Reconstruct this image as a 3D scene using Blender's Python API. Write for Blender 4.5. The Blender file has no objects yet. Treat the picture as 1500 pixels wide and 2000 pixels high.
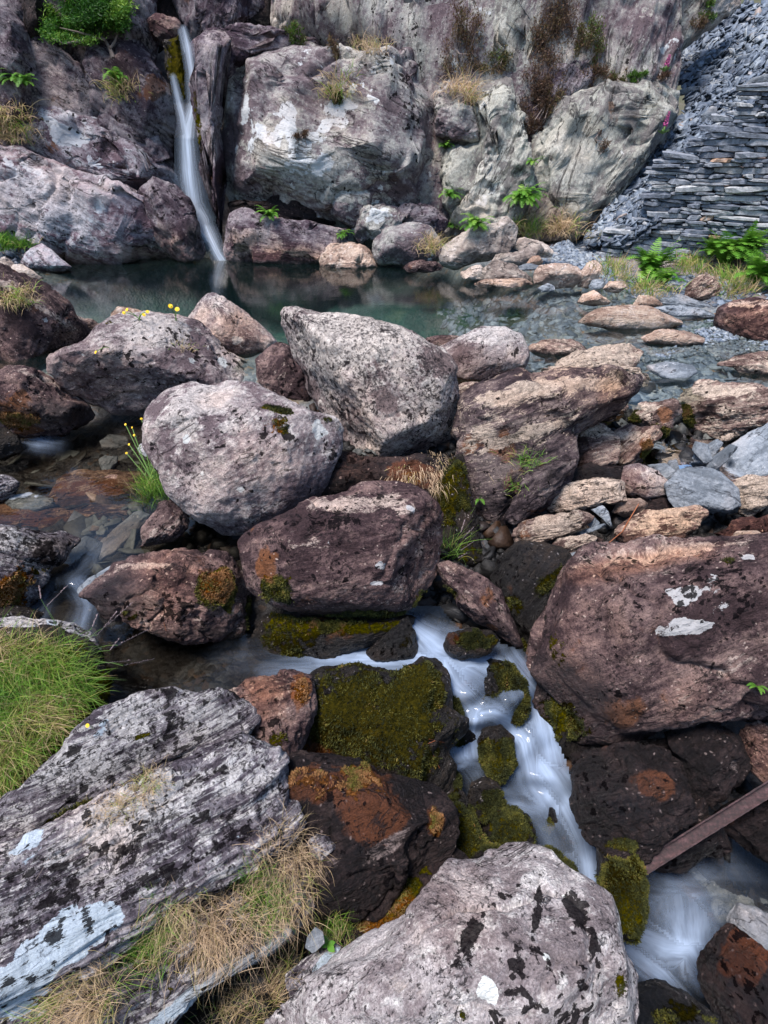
import bpy, math, random
import numpy as np
from mathutils import Vector

S = bpy.context.scene
C = S.collection
R = math.radians

# ------------------------------------------------------------------ camera, sky, sun, exposure
TILT = R(35.0); CAMZ = 2.0; FPX = 1111.1
cd = bpy.data.cameras.new('camera'); cam = bpy.data.objects.new('camera', cd); C.objects.link(cam)
cd.sensor_fit = 'VERTICAL'; cd.sensor_height = 36.0; cd.sensor_width = 27.0; cd.lens = 20.0
cd.clip_start = 0.02; cd.clip_end = 500
cam.location = (0, 0, CAMZ); cam.rotation_euler = (R(90) - TILT, 0, 0)
S.camera = cam
S.render.resolution_x = 768; S.render.resolution_y = 1024
S.view_settings.view_transform = 'Standard'; S.view_settings.look = 'None'
S.view_settings.gamma = 1.0; S.view_settings.exposure = 1.12
S.cycles.use_denoising = True
S.cycles.max_bounces = 6; S.cycles.diffuse_bounces = 3; S.cycles.glossy_bounces = 3
S.cycles.transparent_max_bounces = 16; S.cycles.caustics_reflective = False; S.cycles.caustics_refractive = False

SUN_EL, SUN_AZ = 68.0, -125.0          # azimuth from +Y towards +X
w = bpy.data.worlds.new('World'); S.world = w; w.use_nodes = True
wn = w.node_tree; wn.nodes.clear()
so = wn.nodes.new('ShaderNodeOutputWorld'); bg = wn.nodes.new('ShaderNodeBackground')
sky = wn.nodes.new('ShaderNodeTexSky'); sky.sky_type = 'NISHITA'; sky.sun_disc = False
sky.sun_elevation = R(SUN_EL); sky.sun_rotation = R(SUN_AZ)
sky.air_density = 1.15; sky.dust_density = 0.6; sky.ozone_density = 2.5
bg.inputs['Strength'].default_value = 0.10
wn.links.new(sky.outputs[0], bg.inputs['Color']); wn.links.new(bg.outputs[0], so.inputs['Surface'])
ld = bpy.data.lights.new('sun', 'SUN'); ld.energy = 3.2; ld.angle = R(20); ld.color = (1.0, 0.91, 0.87)
sun = bpy.data.objects.new('sun', ld); C.objects.link(sun)
_e, _a = R(SUN_EL), R(SUN_AZ)
_sd = Vector((math.sin(_a) * math.cos(_e), math.cos(_a) * math.cos(_e), math.sin(_e)))
sun.rotation_euler = _sd.to_track_quat('Z', 'Y').to_euler(); sun.location = _sd * 30

# ------------------------------------------------------------------ pixel <-> world while laying things out
CAM = np.array([0, 0, CAMZ]); RT = np.array([1.0, 0, 0])
UP = np.array([0, math.sin(TILT), math.cos(TILT)]); FW = np.array([0, math.cos(TILT), -math.sin(TILT)])
def ray(px, py):
    return RT * ((px - 750) / FPX) + UP * ((1000 - py) / FPX) + FW
def atz(px, py, z):
    d = ray(px, py); return CAM + d * ((z - CAMZ) / d[2])
def aty(px, py, y):
    d = ray(px, py); return CAM + d * (y / d[1])
def atd(px, py, dep):
    return CAM + ray(px, py) * dep
def depth(p):
    return float(np.dot(np.asarray(p) - CAM, FW))

# ------------------------------------------------------------------ noise
_rs = np.random.RandomState(7)
_T = _rs.rand(64, 64, 64).astype(np.float32) * 2 - 1
def vnoise(p):
    f = np.floor(p); i = f.astype(np.int64) & 63; t = (p - f).astype(np.float32); t = t * t * t * (t * (t * 6 - 15) + 10)
    j = (i + 1) & 63
    x0, y0, z0 = i.T; x1, y1, z1 = j.T; tx, ty, tz = t.T
    a = _T[x0, y0, z0] * (1 - tx) + _T[x1, y0, z0] * tx; b = _T[x0, y1, z0] * (1 - tx) + _T[x1, y1, z0] * tx
    c = _T[x0, y0, z1] * (1 - tx) + _T[x1, y0, z1] * tx; d = _T[x0, y1, z1] * (1 - tx) + _T[x1, y1, z1] * tx
    return (a * (1 - ty) + b * ty) * (1 - tz) + (c * (1 - ty) + d * ty) * tz
_ROT = np.array([[0.36, 0.48, -0.8], [-0.8, 0.6, 0.0], [0.48, 0.64, 0.6]])
def fbm(p, octs=4, gain=0.5, lac=2.03):
    s = 0; a = 1.0; n = 0
    for k in range(octs):
        s = s + a * vnoise(p + 13.7 * k); n += a; a *= gain; p = (p @ _ROT.T) * lac
    return s / n
def ridged(p, octs=3):
    s = 0; a = 1.0; n = 0
    for k in range(octs):
        s = s + a * (1 - 2 * np.abs(vnoise(p + 5.1 * k))); n += a; a *= 0.5; p = (p @ _ROT.T) * 2.1
    return s / n
def sstep(a, b, x):
    t = np.clip((x - a) / (b - a), 0, 1); return t * t * (3 - 2 * t)

# ------------------------------------------------------------------ mesh / object helpers
def mesh(name, v, f, mat=None, smooth=False):
    """v (n,3); f = int array (m,k) or list of index tuples"""
    me = bpy.data.meshes.new(name)
    if isinstance(f, np.ndarray):
        m, k = f.shape
        me.vertices.add(len(v)); me.vertices.foreach_set('co', np.asarray(v, np.float32).ravel())
        me.loops.add(m * k); me.loops.foreach_set('vertex_index', f.astype(np.int32).ravel())
        me.polygons.add(m); me.polygons.foreach_set('loop_start', np.arange(0, m * k, k, dtype=np.int32))
        me.update(calc_edges=True)
    else:
        me.from_pydata([tuple(map(float, a)) for a in v], [], [tuple(map(int, a)) for a in f]); me.update()
    if smooth: me.polygons.foreach_set('use_smooth', np.ones(len(me.polygons), bool))
    if mat: me.materials.append(mat)
    return me
def vattr(me, name, arr):
    arr = np.asarray(arr, np.float32)
    if arr.ndim == 1:
        a = me.attributes.new(name, 'FLOAT', 'POINT'); a.data.foreach_set('value', arr)
    elif arr.shape[1] == 3:
        a = me.attributes.new(name, 'FLOAT_VECTOR', 'POINT'); a.data.foreach_set('vector', arr.ravel())
def link(name, me, parent=None, label=None, cat=None, group=None, kind=None, loc=None):
    o = bpy.data.objects.new(name, me); C.objects.link(o)
    if loc is not None: o.location = tuple(map(float, loc))
    if parent: o.parent = parent
    if label: o['label'] = label
    if cat: o['category'] = cat
    if group: o['group'] = group
    if kind: o['kind'] = kind
    return o
def normals(v, f):
    a, b, c = v[f[:, 0]], v[f[:, 1]], v[f[:, 2]]
    fn = np.cross(b - a, c - a); out = np.zeros_like(v)
    for k in range(3):
        for ax in range(3):
            out[:, ax] += np.bincount(f[:, k], fn[:, ax], len(v))
    return out / (np.linalg.norm(out, axis=1, keepdims=True) + 1e-12)

import bmesh
_ICO = {}
def ico(n):
    if n not in _ICO:
        bm = bmesh.new(); bmesh.ops.create_icosphere(bm, subdivisions=n, radius=1.0)
        v = np.array([x.co[:] for x in bm.verts]); f = np.array([[x.index for x in q.verts] for q in bm.faces]); bm.free()
        v /= np.linalg.norm(v, axis=1, keepdims=True); _ICO[n] = (v, f)
    return _ICO[n]

# ------------------------------------------------------------------ material building
class NT:
    def __init__(s, name):
        s.m = bpy.data.materials.new(name); s.m.use_nodes = True; s.t = s.m.node_tree; s.t.nodes.clear()
    def n(s, typ, **kw):
        x = s.t.nodes.new('ShaderNode' + typ)
        for k, v in kw.items(): setattr(x, k, v)
        return x
    def set(s, sock, v):
        if isinstance(v, bpy.types.NodeSocket): s.t.links.new(v, sock)
        elif v is not None:
            if sock.type == 'RGBA' and not hasattr(v, '__len__'): v = (v, v, v)
            if sock.type == 'RGBA' and len(v) == 3: v = (*v, 1)
            sock.default_value = v
    def math(s, op, a, b=None, c=None, clamp=False):
        x = s.n('Math', operation=op, use_clamp=clamp); s.set(x.inputs[0], a)
        if b is not None: s.set(x.inputs[1], b)
        if c is not None: s.set(x.inputs[2], c)
        return x.outputs[0]
    def mix(s, f, a, b, mode='MIX'):
        x = s.n('Mix', data_type='RGBA', blend_type=mode); s.set(x.inputs[0], f); s.set(x.inputs[6], a); s.set(x.inputs[7], b)
        return x.outputs[2]
    def noise(s, vec, scale, detail=4, rough=0.55, dist=0.0, col=False):
        x = s.n('TexNoise'); s.set(x.inputs['Vector'], vec); x.inputs['Scale'].default_value = scale
        x.inputs['Detail'].default_value = detail; x.inputs['Roughness'].default_value = rough; x.inputs['Distortion'].default_value = dist
        return x.outputs['Color' if col else 'Fac']
    def mapv(s, vec, scale, rot=(0, 0, 0), loc=(0, 0, 0)):
        x = s.n('Mapping'); s.set(x.inputs[0], vec); x.inputs[1].default_value = loc; x.inputs[2].default_value = rot; x.inputs[3].default_value = scale
        return x.outputs[0]
    def attr(s, name, out='Fac'):
        x = s.n('Attribute'); x.attribute_name = name; return x.outputs[out]
    def step(s, v, lo, hi):
        x = s.n('MapRange', interpolation_type='SMOOTHSTEP'); s.set(x.inputs[0], v); s.set(x.inputs[1], lo); s.set(x.inputs[2], hi)
        return x.outputs[0]
    def ramp(s, v, stops):
        x = s.n('ValToRGB'); s.set(x.inputs[0], v); e = x.color_ramp.elements
        while len(e) < len(stops): e.new(0.5)
        for q, (p, c) in zip(e, stops): q.position = p; q.color = (*c, 1)
        return x.outputs[0]
    def bump(s, h, strength, dist, normal=None):
        x = s.n('Bump'); x.inputs['Strength'].default_value = strength; x.inputs['Distance'].default_value = dist
        s.set(x.inputs['Height'], h)
        if normal is not None: s.t.links.new(normal, x.inputs['Normal'])
        return x.outputs[0]
    def out(s, shader):
        o = s.n('OutputMaterial'); s.t.links.new(shader, o.inputs[0]); return s.m
    def bsdf(s, col, rough=0.8, normal=None, spec=0.3, **kw):
        x = s.n('BsdfPrincipled'); s.set(x.inputs['Base Color'], col); s.set(x.inputs['Roughness'], rough)
        s.set(x.inputs['Specular IOR Level'], spec)
        if normal is not None: s.t.links.new(normal, x.inputs['Normal'])
        for k, v in kw.items(): s.set(x.inputs[k], v)
        return x.outputs[0]

def rockmat(name, A, B, Cc, pale=(0.38, 0.36, 0.36), tp=0.60, tb=0.64, tw=0.70, white=(0.50, 0.53, 0.56),
            black=(0.008, 0.007, 0.008), sc=1.0, streak=0.5, stain=(0.22, 0.10, 0.05), ts=0.66, rough=0.85,
            black_s=16, grain=0.6, bump=1.0, spec=0.14, aniso=5.0, tbs=0.125, streakp=0.25):
    """A/B/C base mineral colours, pale = crust lichen, black = black lichen, white = crustose white blotches.
    thresholds t* are on a 0..1 noise: 0.5 = half covered, 0.75 = almost none."""
    t = NT(name)
    v = t.attr('fol', 'Vector')
    vs = t.mapv(v, (1.0 * sc, aniso * sc, 1.6 * sc))
    warp = t.noise(v, 5 * sc, 3, 0.6, col=True)
    wv = t.n('VectorMath', operation='MULTIPLY_ADD'); t.set(wv.inputs[0], warp); wv.inputs[1].default_value = (0.12,) * 3; t.set(wv.inputs[2], v)
    wv = wv.outputs[0]
    n1 = t.noise(vs, 3.0, 9, 0.66, 0.35)
    n2 = t.noise(v, 2.2 * sc, 5, 0.6)
    nf = t.noise(v, 130, 3, 0.75)
    nm = t.noise(v, 28 * sc, 6, 0.72)
    nst = t.noise(t.mapv(v, (2.0 * sc, 2.0 * aniso * 1.6 * sc, 4 * sc)), 3.5, 6, 0.7, 0.5)
    f = t.math('ADD', t.math('MULTIPLY', n1, streak), t.math('MULTIPLY', n2, 1 - streak))
    f = t.math('ADD', f, t.math('MULTIPLY', t.math('SUBTRACT', nm, 0.5), 0.35))
    base = t.ramp(f, [(0.39, tuple(x * .8 for x in A)), (0.45, A), (0.51, B), (0.60, Cc), (0.68, tuple(x * 1.15 for x in Cc))])
    # iron stain
    st = t.step(t.math('ADD', t.noise(wv, 3.1 * sc, 6, 0.68), t.math('MULTIPLY', t.attr('orange'), 0.3)), ts, ts + 0.12)
    base = t.mix(t.math('MULTIPLY', st, 0.75), base, stain)
    # pale crust
    na = t.noise(wv, 8.0 * sc, 12, 0.78)
    npale = t.math('ADD', na, t.math('MULTIPLY', t.math('SUBTRACT', nst, 0.5), streakp * 2))
    npale = t.math('ADD', npale, t.math('MULTIPLY', t.math('SUBTRACT', n2, 0.5), 0.5))
    npale = t.math('ADD', npale, t.math('MULTIPLY', t.attr('pale'), 0.21))
    mp = t.step(npale, tp - 0.02, tp + 0.06)
    palec = t.mix(t.step(nm, 0.36, 0.64), tuple(x * .72 for x in pale), tuple(min(1, x * 1.35) for x in pale))
    base = t.mix(t.math('MULTIPLY', mp, 0.88), base, palec)
    # dark grains
    g = t.math('ADD', t.math('MULTIPLY', t.step(nf, 0.33, 0.67), grain * 1.1), 1.0 - grain * 0.55)
    base = t.mix(1.0, base, t.n('CombineColor').outputs[0], 'MULTIPLY') if False else base
    gm = t.n('VectorMath', operation='SCALE'); t.set(gm.inputs[0], base); t.set(gm.inputs['Scale'], g); base = gm.outputs[0]
    # pin-head specks of pale and black crust
    vp = t.n('TexVoronoi'); vp.inputs['Scale'].default_value = 42 * sc; vp.inputs['Randomness'].default_value = 1.0; t.set(vp.inputs['Vector'], wv)
    rnd = t.n('SeparateColor'); t.set(rnd.inputs[0], vp.outputs['Color'])
    near_ = t.math('SUBTRACT', 1.0, t.step(vp.outputs['Distance'], 0.16, 0.30))
    spw = t.math('MULTIPLY', near_, t.step(t.math('ADD', rnd.outputs[0], t.math('MULTIPLY', t.math('SUBTRACT', n2, 0.5), 1.2)), 0.80, 0.86))
    base = t.mix(t.math('MULTIPLY', spw, 0.75), base, tuple(min(1, x * 1.25) for x in pale))
    spb = t.step(t.math('ADD', t.noise(v, 46 * sc, 5, 0.7), t.math('MULTIPLY', t.math('SUBTRACT', t.noise(v, 4.3 * sc, 3), 0.5), 0.35)), tb - 0.045, tb + 0.0)
    base = t.mix(t.math('MULTIPLY', spb, 0.8), base, black)
    # white crust blotches : rounded, crisp
    vo = t.n('TexVoronoi'); vo.inputs['Scale'].default_value = 9 * sc; t.set(vo.inputs['Vector'], wv)
    nw = t.math('ADD', t.noise(wv, 5.0 * sc, 9, 0.66), t.math('MULTIPLY', t.math('SUBTRACT', 0.35, vo.outputs['Distance']), 0.22))
    nw = t.math('ADD', nw, t.math('MULTIPLY', t.attr('white'), 0.34))
    nw = t.math('ADD', nw, t.math('MULTIPLY', t.math('SUBTRACT', nst, 0.5), streakp * .6))
    mw = t.step(nw, tw, tw + 0.02)
    mw = t.math('MULTIPLY', mw, t.math('ADD', t.step(nm, 0.30, 0.48), 0.3, clamp=True))
    base = t.mix(t.math('MULTIPLY', mw, 0.92), base, white)
    # black lichen
    vb = t.n('TexVoronoi'); vb.inputs['Scale'].default_value = black_s * 1.9 * sc; t.set(vb.inputs['Vector'], wv)
    nb = t.math('ADD', t.noise(wv, black_s * sc, 8, 0.66), t.math('MULTIPLY', t.math('SUBTRACT', t.noise(v, 3.3 * sc, 3, 0.5), 0.5), 0.35))
    nb = t.math('ADD', nb, t.math('MULTIPLY', t.math('SUBTRACT', 0.4, vb.outputs['Distance']), 0.22))
    nb = t.math('ADD', nb, t.math('MULTIPLY', t.attr('black'), tbs))
    nb = t.math('ADD', nb, t.math('MULTIPLY', t.math('SUBTRACT', nst, 0.5), streakp))
    mb = t.step(nb, tb, tb + 0.02)
    base = t.mix(t.math('MULTIPLY', mb, 0.93), base, black)
    # thin joints that follow the foliation, crevice shade painted in with dark lichen
    jn = t.noise(t.mapv(v, (.8 * sc, 2.2 * sc, .9 * sc)), 1.7, 7, 0.6, 0.8)
    jt = t.math('SUBTRACT', 1.0, t.step(t.math('ABSOLUTE', t.math('SUBTRACT', jn, 0.5)), 0.0015, 0.008 / sc ** .7))
    jt = t.math('MULTIPLY', jt, t.step(t.noise(v, 4 * sc, 3), .42, .55))
    base = t.mix(t.math('MULTIPLY', jt, 0.7), base, tuple(x * 2.2 for x in black))
    # tan tint and moss
    base = t.mix(t.math('MULTIPLY', t.attr('tan'), 0.55), base, (1.25, 0.90, 0.66), 'MULTIPLY')
    mo = t.attr('moss')
    mm = t.step(t.math('ADD', t.math('ADD', t.noise(v, 24, 8, 0.75), t.math('MULTIPLY', t.math('SUBTRACT', t.noise(v, 6, 4), .5), .4)), t.math('MULTIPLY', mo, 0.45)), 0.79, 0.85)
    mossc = t.ramp(t.noise(v, 60, 6, 0.7), [(0.3, (0.012, 0.014, 0.004)), (0.5, (0.055, 0.05, 0.009)), (0.72, (0.13, 0.105, 0.016))])
    om = t.step(t.math('ADD', t.noise(v, 5, 3), t.math('MULTIPLY', t.attr('orange'), 0.5)), 0.72, 0.9)
    mossc = t.mix(om, mossc, t.ramp(t.noise(v, 70, 5, 0.7), [(0.3, (0.05, 0.02, 0.008)), (0.6, (0.25, 0.11, 0.04)), (0.75, (0.36, 0.19, 0.09))]))
    base = t.mix(mm, base, mossc)
    # each stone a little different in tone and hue, and the whole richer in iron
    oi = t.n('ObjectInfo').outputs['Random']
    hs = t.n('HueSaturation'); t.set(hs.inputs['Color'], base); t.set(hs.inputs['Saturation'], t.math('ADD', t.math('MULTIPLY', oi, .22), 1.03)); t.set(hs.inputs['Value'], t.math('SUBTRACT', 1.04, t.math('MULTIPLY', t.math('FRACT', t.math('MULTIPLY', oi, 7.31)), .24)))
    big = t.noise(v, 1.1 * sc, 4, .6)
    base = t.mix(t.math('MULTIPLY', t.step(big, .50, .68), .36), hs.outputs[0], (1.12, .80, .62), 'MULTIPLY')
    # wet rock, also shade painted on the large sloping ledge: darker and glossier
    wet = t.attr('wet')
    wc = t.mix(1.0, base, (0.26, 0.24, 0.25), 'MULTIPLY')
    base = t.mix(wet, base, wc)
    rg = t.mix(wet, rough, 0.34)
    sp = t.math('MULTIPLY', t.math('ADD', t.math('MULTIPLY', wet, .3), spec), t.math('SUBTRACT', 1.0, t.math('MULTIPLY', t.math('MAXIMUM', mb, mm), .9)))
    h = t.math('ADD', t.math('MULTIPLY', nm, 1.2), t.math('MULTIPLY', nf, 0.25)); h = t.math('ADD', h, t.math('MULTIPLY', na, 1.0))
    h = t.math('ADD', h, t.math('MULTIPLY', nst, 1.3)); h = t.math('ADD', h, t.math('MULTIPLY', mb, 0.06)); h = t.math('SUBTRACT', h, t.math('MULTIPLY', jt, 0.8))
    h = t.math('ADD', h, t.math('MULTIPLY', mm, t.noise(v, 90, 4, 0.7)))
    nb_ = t.bump(h, 1.0, 0.019 * bump / sc ** 0.5)
    return t.out(t.bsdf(base, rg, nb_, sp))
# ------------------------------------------------------------------ rocks
def parse(sx):
    return np.array([[float(q) for q in a.split(',')] for a in sx.split()])

SURF = []          # (verts, normals, object) of everything solid, for seating plants and for the contact search
CH = ('pale', 'black', 'white', 'moss', 'orange', 'wet', 'tan')
def rock(out, z=None, y=None, d=None, lean=None, T=0.75, back=0.9, p=2.6, cut=7, seed=1, fol=20, fstr=0.5, rough=1.0,
         mat=None, spots='', sub=6, name='boulder', label=None, cat='boulder', group=None, kind=None, cuts=(), ftilt=0.0,
         base=None, waterline=None, cracks=0.5, rec=True, tilt=None, ffreq=1.0, grow=1.05, facet=.3, nf=26, lam=1.0):
    P = parse(out) if isinstance(out, str) else np.asarray(out, float)
    nx, ny = P[:, 0], P[:, 1]
    x2, y2 = np.roll(nx, -1), np.roll(ny, -1); cr = nx * y2 - x2 * ny; A = cr.sum() / 2
    cx = ((nx + x2) * cr).sum() / (6 * A); cy = ((ny + y2) * cr).sum() / (6 * A)
    c = atz(cx, cy, z) if z is not None else (aty(cx, cy, y) if y is not None else atd(cx, cy, d))
    if lean is not None:
        wv = np.array([0, -math.cos(R(lean)), math.sin(R(lean))])
    else:
        wv = CAM - c; wv /= np.linalg.norm(wv)
    if tilt is not None:                    # explicit facing (x, y, z)
        wv = np.array(tilt, float); wv /= np.linalg.norm(wv)
    def onpl(a, b):
        dd = ray(a, b); t = np.dot(c - CAM, wv) / np.dot(dd, wv); return CAM + dd * t - c
    u = onpl(cx + 5, cy); u /= np.linalg.norm(u); v = np.cross(wv, u)
    uv = [(q @ u, q @ v) for q in (onpl(a, b) for a, b in P)]
    q = onpl(cx + 6 * math.cos(R(fol)), cy - 6 * math.sin(R(fol))); fol = math.degrees(math.atan2(q @ v, q @ u))
    uv = np.array(uv); th = np.arctan2(uv[:, 1], uv[:, 0]); rr = np.hypot(uv[:, 0], uv[:, 1])
    # radial outline, sampled along the polygon edges so straight edges stay straight
    K = 24; seg = np.concatenate([uv + (np.roll(uv, -1, 0) - uv) * (k / K) for k in range(K)])
    sa = np.arctan2(seg[:, 1], seg[:, 0]); sr = np.hypot(seg[:, 0], seg[:, 1])
    NB = 360; bins = np.zeros(NB); idx = ((sa + math.pi) / (2 * math.pi) * NB).astype(int) % NB
    np.maximum.at(bins, idx, sr)
    good = np.where(bins > 0)[0]
    bins = np.interp(np.arange(NB), np.concatenate([good - NB, good, good + NB]), np.tile(bins[good], 3))
    ker = np.exp(-np.linspace(-2.6, 2.6, 9) ** 2); ker /= ker.sum()
    bins = np.convolve(np.concatenate([bins[-4:], bins, bins[:4]]), ker, 'valid')
    size = math.sqrt(abs((uv[:, 0] * np.roll(uv[:, 1], -1) - np.roll(uv[:, 0], -1) * uv[:, 1]).sum() / 2))
    n, f = ico(sub)
    # put more of the mesh on the side that faces the open air
    g = np.clip(n[:, 2], -1, 1); ph = np.arccos(g); ph = math.pi * (ph / math.pi) ** 1.22
    hp = np.hypot(n[:, 0], n[:, 1]) + 1e-9; ca, sa_ = n[:, 0] / hp, n[:, 1] / hp
    sp, cp = np.sin(ph), np.cos(ph)
    e = 2.0 / p
    ang = (np.arctan2(sa_, ca) + math.pi) / (2 * math.pi) * NB
    rad = np.interp(ang, np.arange(NB + 1) + 0.5, np.append(bins, bins[0]))
    Th = T * size * 0.5
    pos = np.stack([rad * sp ** e * ca, rad * sp ** e * sa_, np.sign(cp) * np.abs(cp) ** e * np.where(cp > 0, Th, Th * back)], 1)
    rs = np.random.RandomState(seed)
    pn = pos / size
    pos = pos + (np.stack([fbm(pn * 1.7 + seed * 3.3, 2), fbm(pn * 1.7 + seed * 3.3 + 40, 2), fbm(pn * 1.7 + seed * 3.3 + 80, 2)], 1)
                 * size * 0.07 * np.array([0.3, 0.3, 1.0]) * rough)
    planes = []
    for k in range(cut):
        a = rs.rand() * 2 * math.pi; el = rs.uniform(0.25, 0.95)
        planes.append((math.cos(a) * math.sqrt(1 - el * el), math.sin(a) * math.sqrt(1 - el * el), el, rs.uniform(0.70, 0.94)))
    for (ax, ay, az, fr) in cuts:           # az towards the viewer, ay up the picture
        planes.append((ax, ay, az, fr))
    for (ax, ay, az, fr) in planes:
        m = np.array([ax, ay, az]); m /= np.linalg.norm(m)
        s = pos @ m; h = s.max() * fr; k = size * 0.008
        over = np.where((s - h) / k > 30, s - h, k * np.log1p(np.exp(np.clip((s - h) / k, -30, 30))))
        pos -= np.outer(over * 0.93, m)
    # bring the outline back to its measured size after the facets were cut
    aa = np.arctan2(pos[:, 1], pos[:, 0]); ri = np.hypot(pos[:, 0], pos[:, 1])
    persp = 1.0 / (1.0 - pos[:, 2] / np.linalg.norm(c - CAM)) if lean is None and tilt is None else 1.0
    bi = ((aa + math.pi) / (2 * math.pi) * 72).astype(int) % 72; mx = np.zeros(72); np.maximum.at(mx, bi, ri * persp)
    tg = bins.reshape(72, 5).mean(1)
    fac = np.clip(tg / np.maximum(mx, 1e-6), 0.85, 1.45)
    fac = (np.roll(fac, 1) + fac * 2 + np.roll(fac, -1)) / 4
    ff = np.interp((aa + math.pi) / (2 * math.pi) * 72 - 0.5, np.arange(-1, 73), np.concatenate([fac[-1:], fac, fac[:1]]))
    pos[:, :2] *= (ff * grow)[:, None]
    if facet:
        nr0 = normals(pos, f); fr_ = np.where(nr0[:, 2] > -.2)[0]; sd_ = fr_[rs.randint(0, len(fr_), nf)]; sp0, sn0 = pos[sd_], nr0[sd_] + rs.normal(0, .16, (nf, 3)); sn0 /= np.linalg.norm(sn0, axis=1, keepdims=True)
        met = rs.normal(0, 1, 3); met /= np.linalg.norm(met); out_ = pos.copy(); sg = size * .016
        jit = size * .05 * np.stack([fbm(pn * 5 + 60, 3), fbm(pn * 5 + 70, 3), fbm(pn * 5 + 50, 3)], 1)
        for i0 in range(0, len(pos), 20000):
            pp = pos[i0:i0 + 20000]; dif = pp[:, None] + jit[i0:i0 + 20000, None] - sp0[None]; ds = np.sqrt((dif ** 2).sum(2)); ds -= ds.min(1, keepdims=True)
            wt = np.exp(-ds / sg); wt /= wt.sum(1, keepdims=True); hh = ((pp[:, None] - sp0[None]) * sn0[None]).sum(2)
            hh = np.clip(hh, -size * .2, size * .2); out_[i0:i0 + 20000] -= ((wt * hh)[..., None] * sn0[None]).sum(1) * facet
        pos = out_
    nr = normals(pos, f)
    # folded / foliated structure
    L = np.array([math.cos(R(fol)), math.sin(R(fol)), 0]); M = np.array([-math.sin(R(fol)) * math.cos(R(ftilt)), math.cos(R(fol)) * math.cos(R(ftilt)), math.sin(R(ftilt))])
    N = np.cross(L, M)
    # texture coordinates: along the foliation, across it, through it, in metres
    dn = depth(c)
    # world-based coordinate keeps the pattern different from rock to rock
    fc = np.stack([pos @ L, pos @ M, pos @ N], 1)
    off = rs.rand(3) * 20
    q = fc / size * ffreq
    warp = fbm(q * 1.5 + off, 3)
    qs = np.stack([q[:, 0] * 1.1 / lam, q[:, 1] * 6.5 * lam ** .5 + warp * 1.6 / lam, q[:, 2] * 2.0], 1)
    lay = fbm(qs + off, 5, 0.58)
    led = fbm(np.stack([q[:, 0] * 0.7 / lam, q[:, 1] * 4.0 * lam ** .5 + warp * 1.1 / lam, q[:, 2] * 1.2], 1) + off + 9, 3)
    led = np.tanh(led * 7) * 0.5
    lump = fbm(q * 3.0 + off, 6, 0.55)
    crk = 1 - np.abs(fbm(q * 1.6 + off + 31, 4, 0.5)) * 9; crk = np.clip(crk, 0, 1) ** 2
    fine = fbm(q * 24 + off, 3, 0.6)
    pit = np.clip(fbm(q * 9 + off + 3, 3) - 0.12, 0, 1)
    disp = rough * size * (0.042 * lump + fstr * (0.036 * lay + 0.022 * led) - cracks * 0.03 * crk + 0.007 * fine - 0.04 * pit)
    disp = disp + rough * 0.004 * fbm(fc * 45 + off, 3, 0.6)
    pos = pos + nr * disp[:, None]
    W = c + pos[:, :1] * u + pos[:, 1:2] * v + pos[:, 2:3] * wv
    nr = normals(W, f)
    me = mesh(name, W - c, f, mat, smooth=True)
    vattr(me, 'fol', fc + off)
    # local patches of lichen, moss, wet
    chan = {k: np.zeros(len(W)) for k in CH}
    if spots:
        rel = W - CAM; dz = rel @ FW; sxp = 750 + rel @ RT / dz * FPX; syp = 1000 - rel @ UP / dz * FPX
        facing = (nr * (-rel)).sum(1) > 0
        for sp_ in spots.split(';'):
            sp_ = sp_.split()
            ch, px, py, rp = sp_[0], float(sp_[1]), float(sp_[2]), float(sp_[3]); val = float(sp_[4]) if len(sp_) > 4 else 1.0
            ry = float(sp_[5]) if len(sp_) > 5 else rp; ra = R(float(sp_[6])) if len(sp_) > 6 else 0
            dd = (sxp - px) ** 2 + (syp - py) ** 2 + np.where(facing, 0, 1e6)
            k0 = dd.argmin(); c0 = W[k0]
            r3 = rp * dz[k0] / FPX; r3y = ry * dz[k0] / FPX
            dv = W - c0; du_, dv_, dw_ = dv @ u, dv @ v, dv @ wv
            a1 = du_ * math.cos(ra) + dv_ * math.sin(ra); a2 = -du_ * math.sin(ra) + dv_ * math.cos(ra)
            rr_ = np.sqrt((a1 / r3) ** 2 + (a2 / r3y) ** 2 + (dw_ / max(r3, r3y) / 1.5) ** 2)
            m_ = 1 - sstep(0.35, 1.35, rr_ + 0.45 * fbm(W * 9 / max(0.3, size) ** 0.5 + 3, 4))
            chan[ch] = np.where(np.abs(m_ * val) > np.abs(chan[ch]), m_ * val, chan[ch])
    if waterline is not None:
        zz = W[:, 2] - waterline[0] + 0.03 * fbm(W * 6, 3)
        chan['wet'] = np.maximum(chan['wet'], 1 - sstep(0.0, waterline[1], zz))
    for k in CH:
        if np.any(chan[k]): vattr(me, k, chan[k])
    o = link(name, me, label=label, cat=cat if kind != 'structure' else None, group=group, kind=kind, loc=c)
    o['_t'] = 1; del o['_t']
    if rec: SURF.append((W, nr, o, chan['moss'], chan['orange'], f))
    return o
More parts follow.
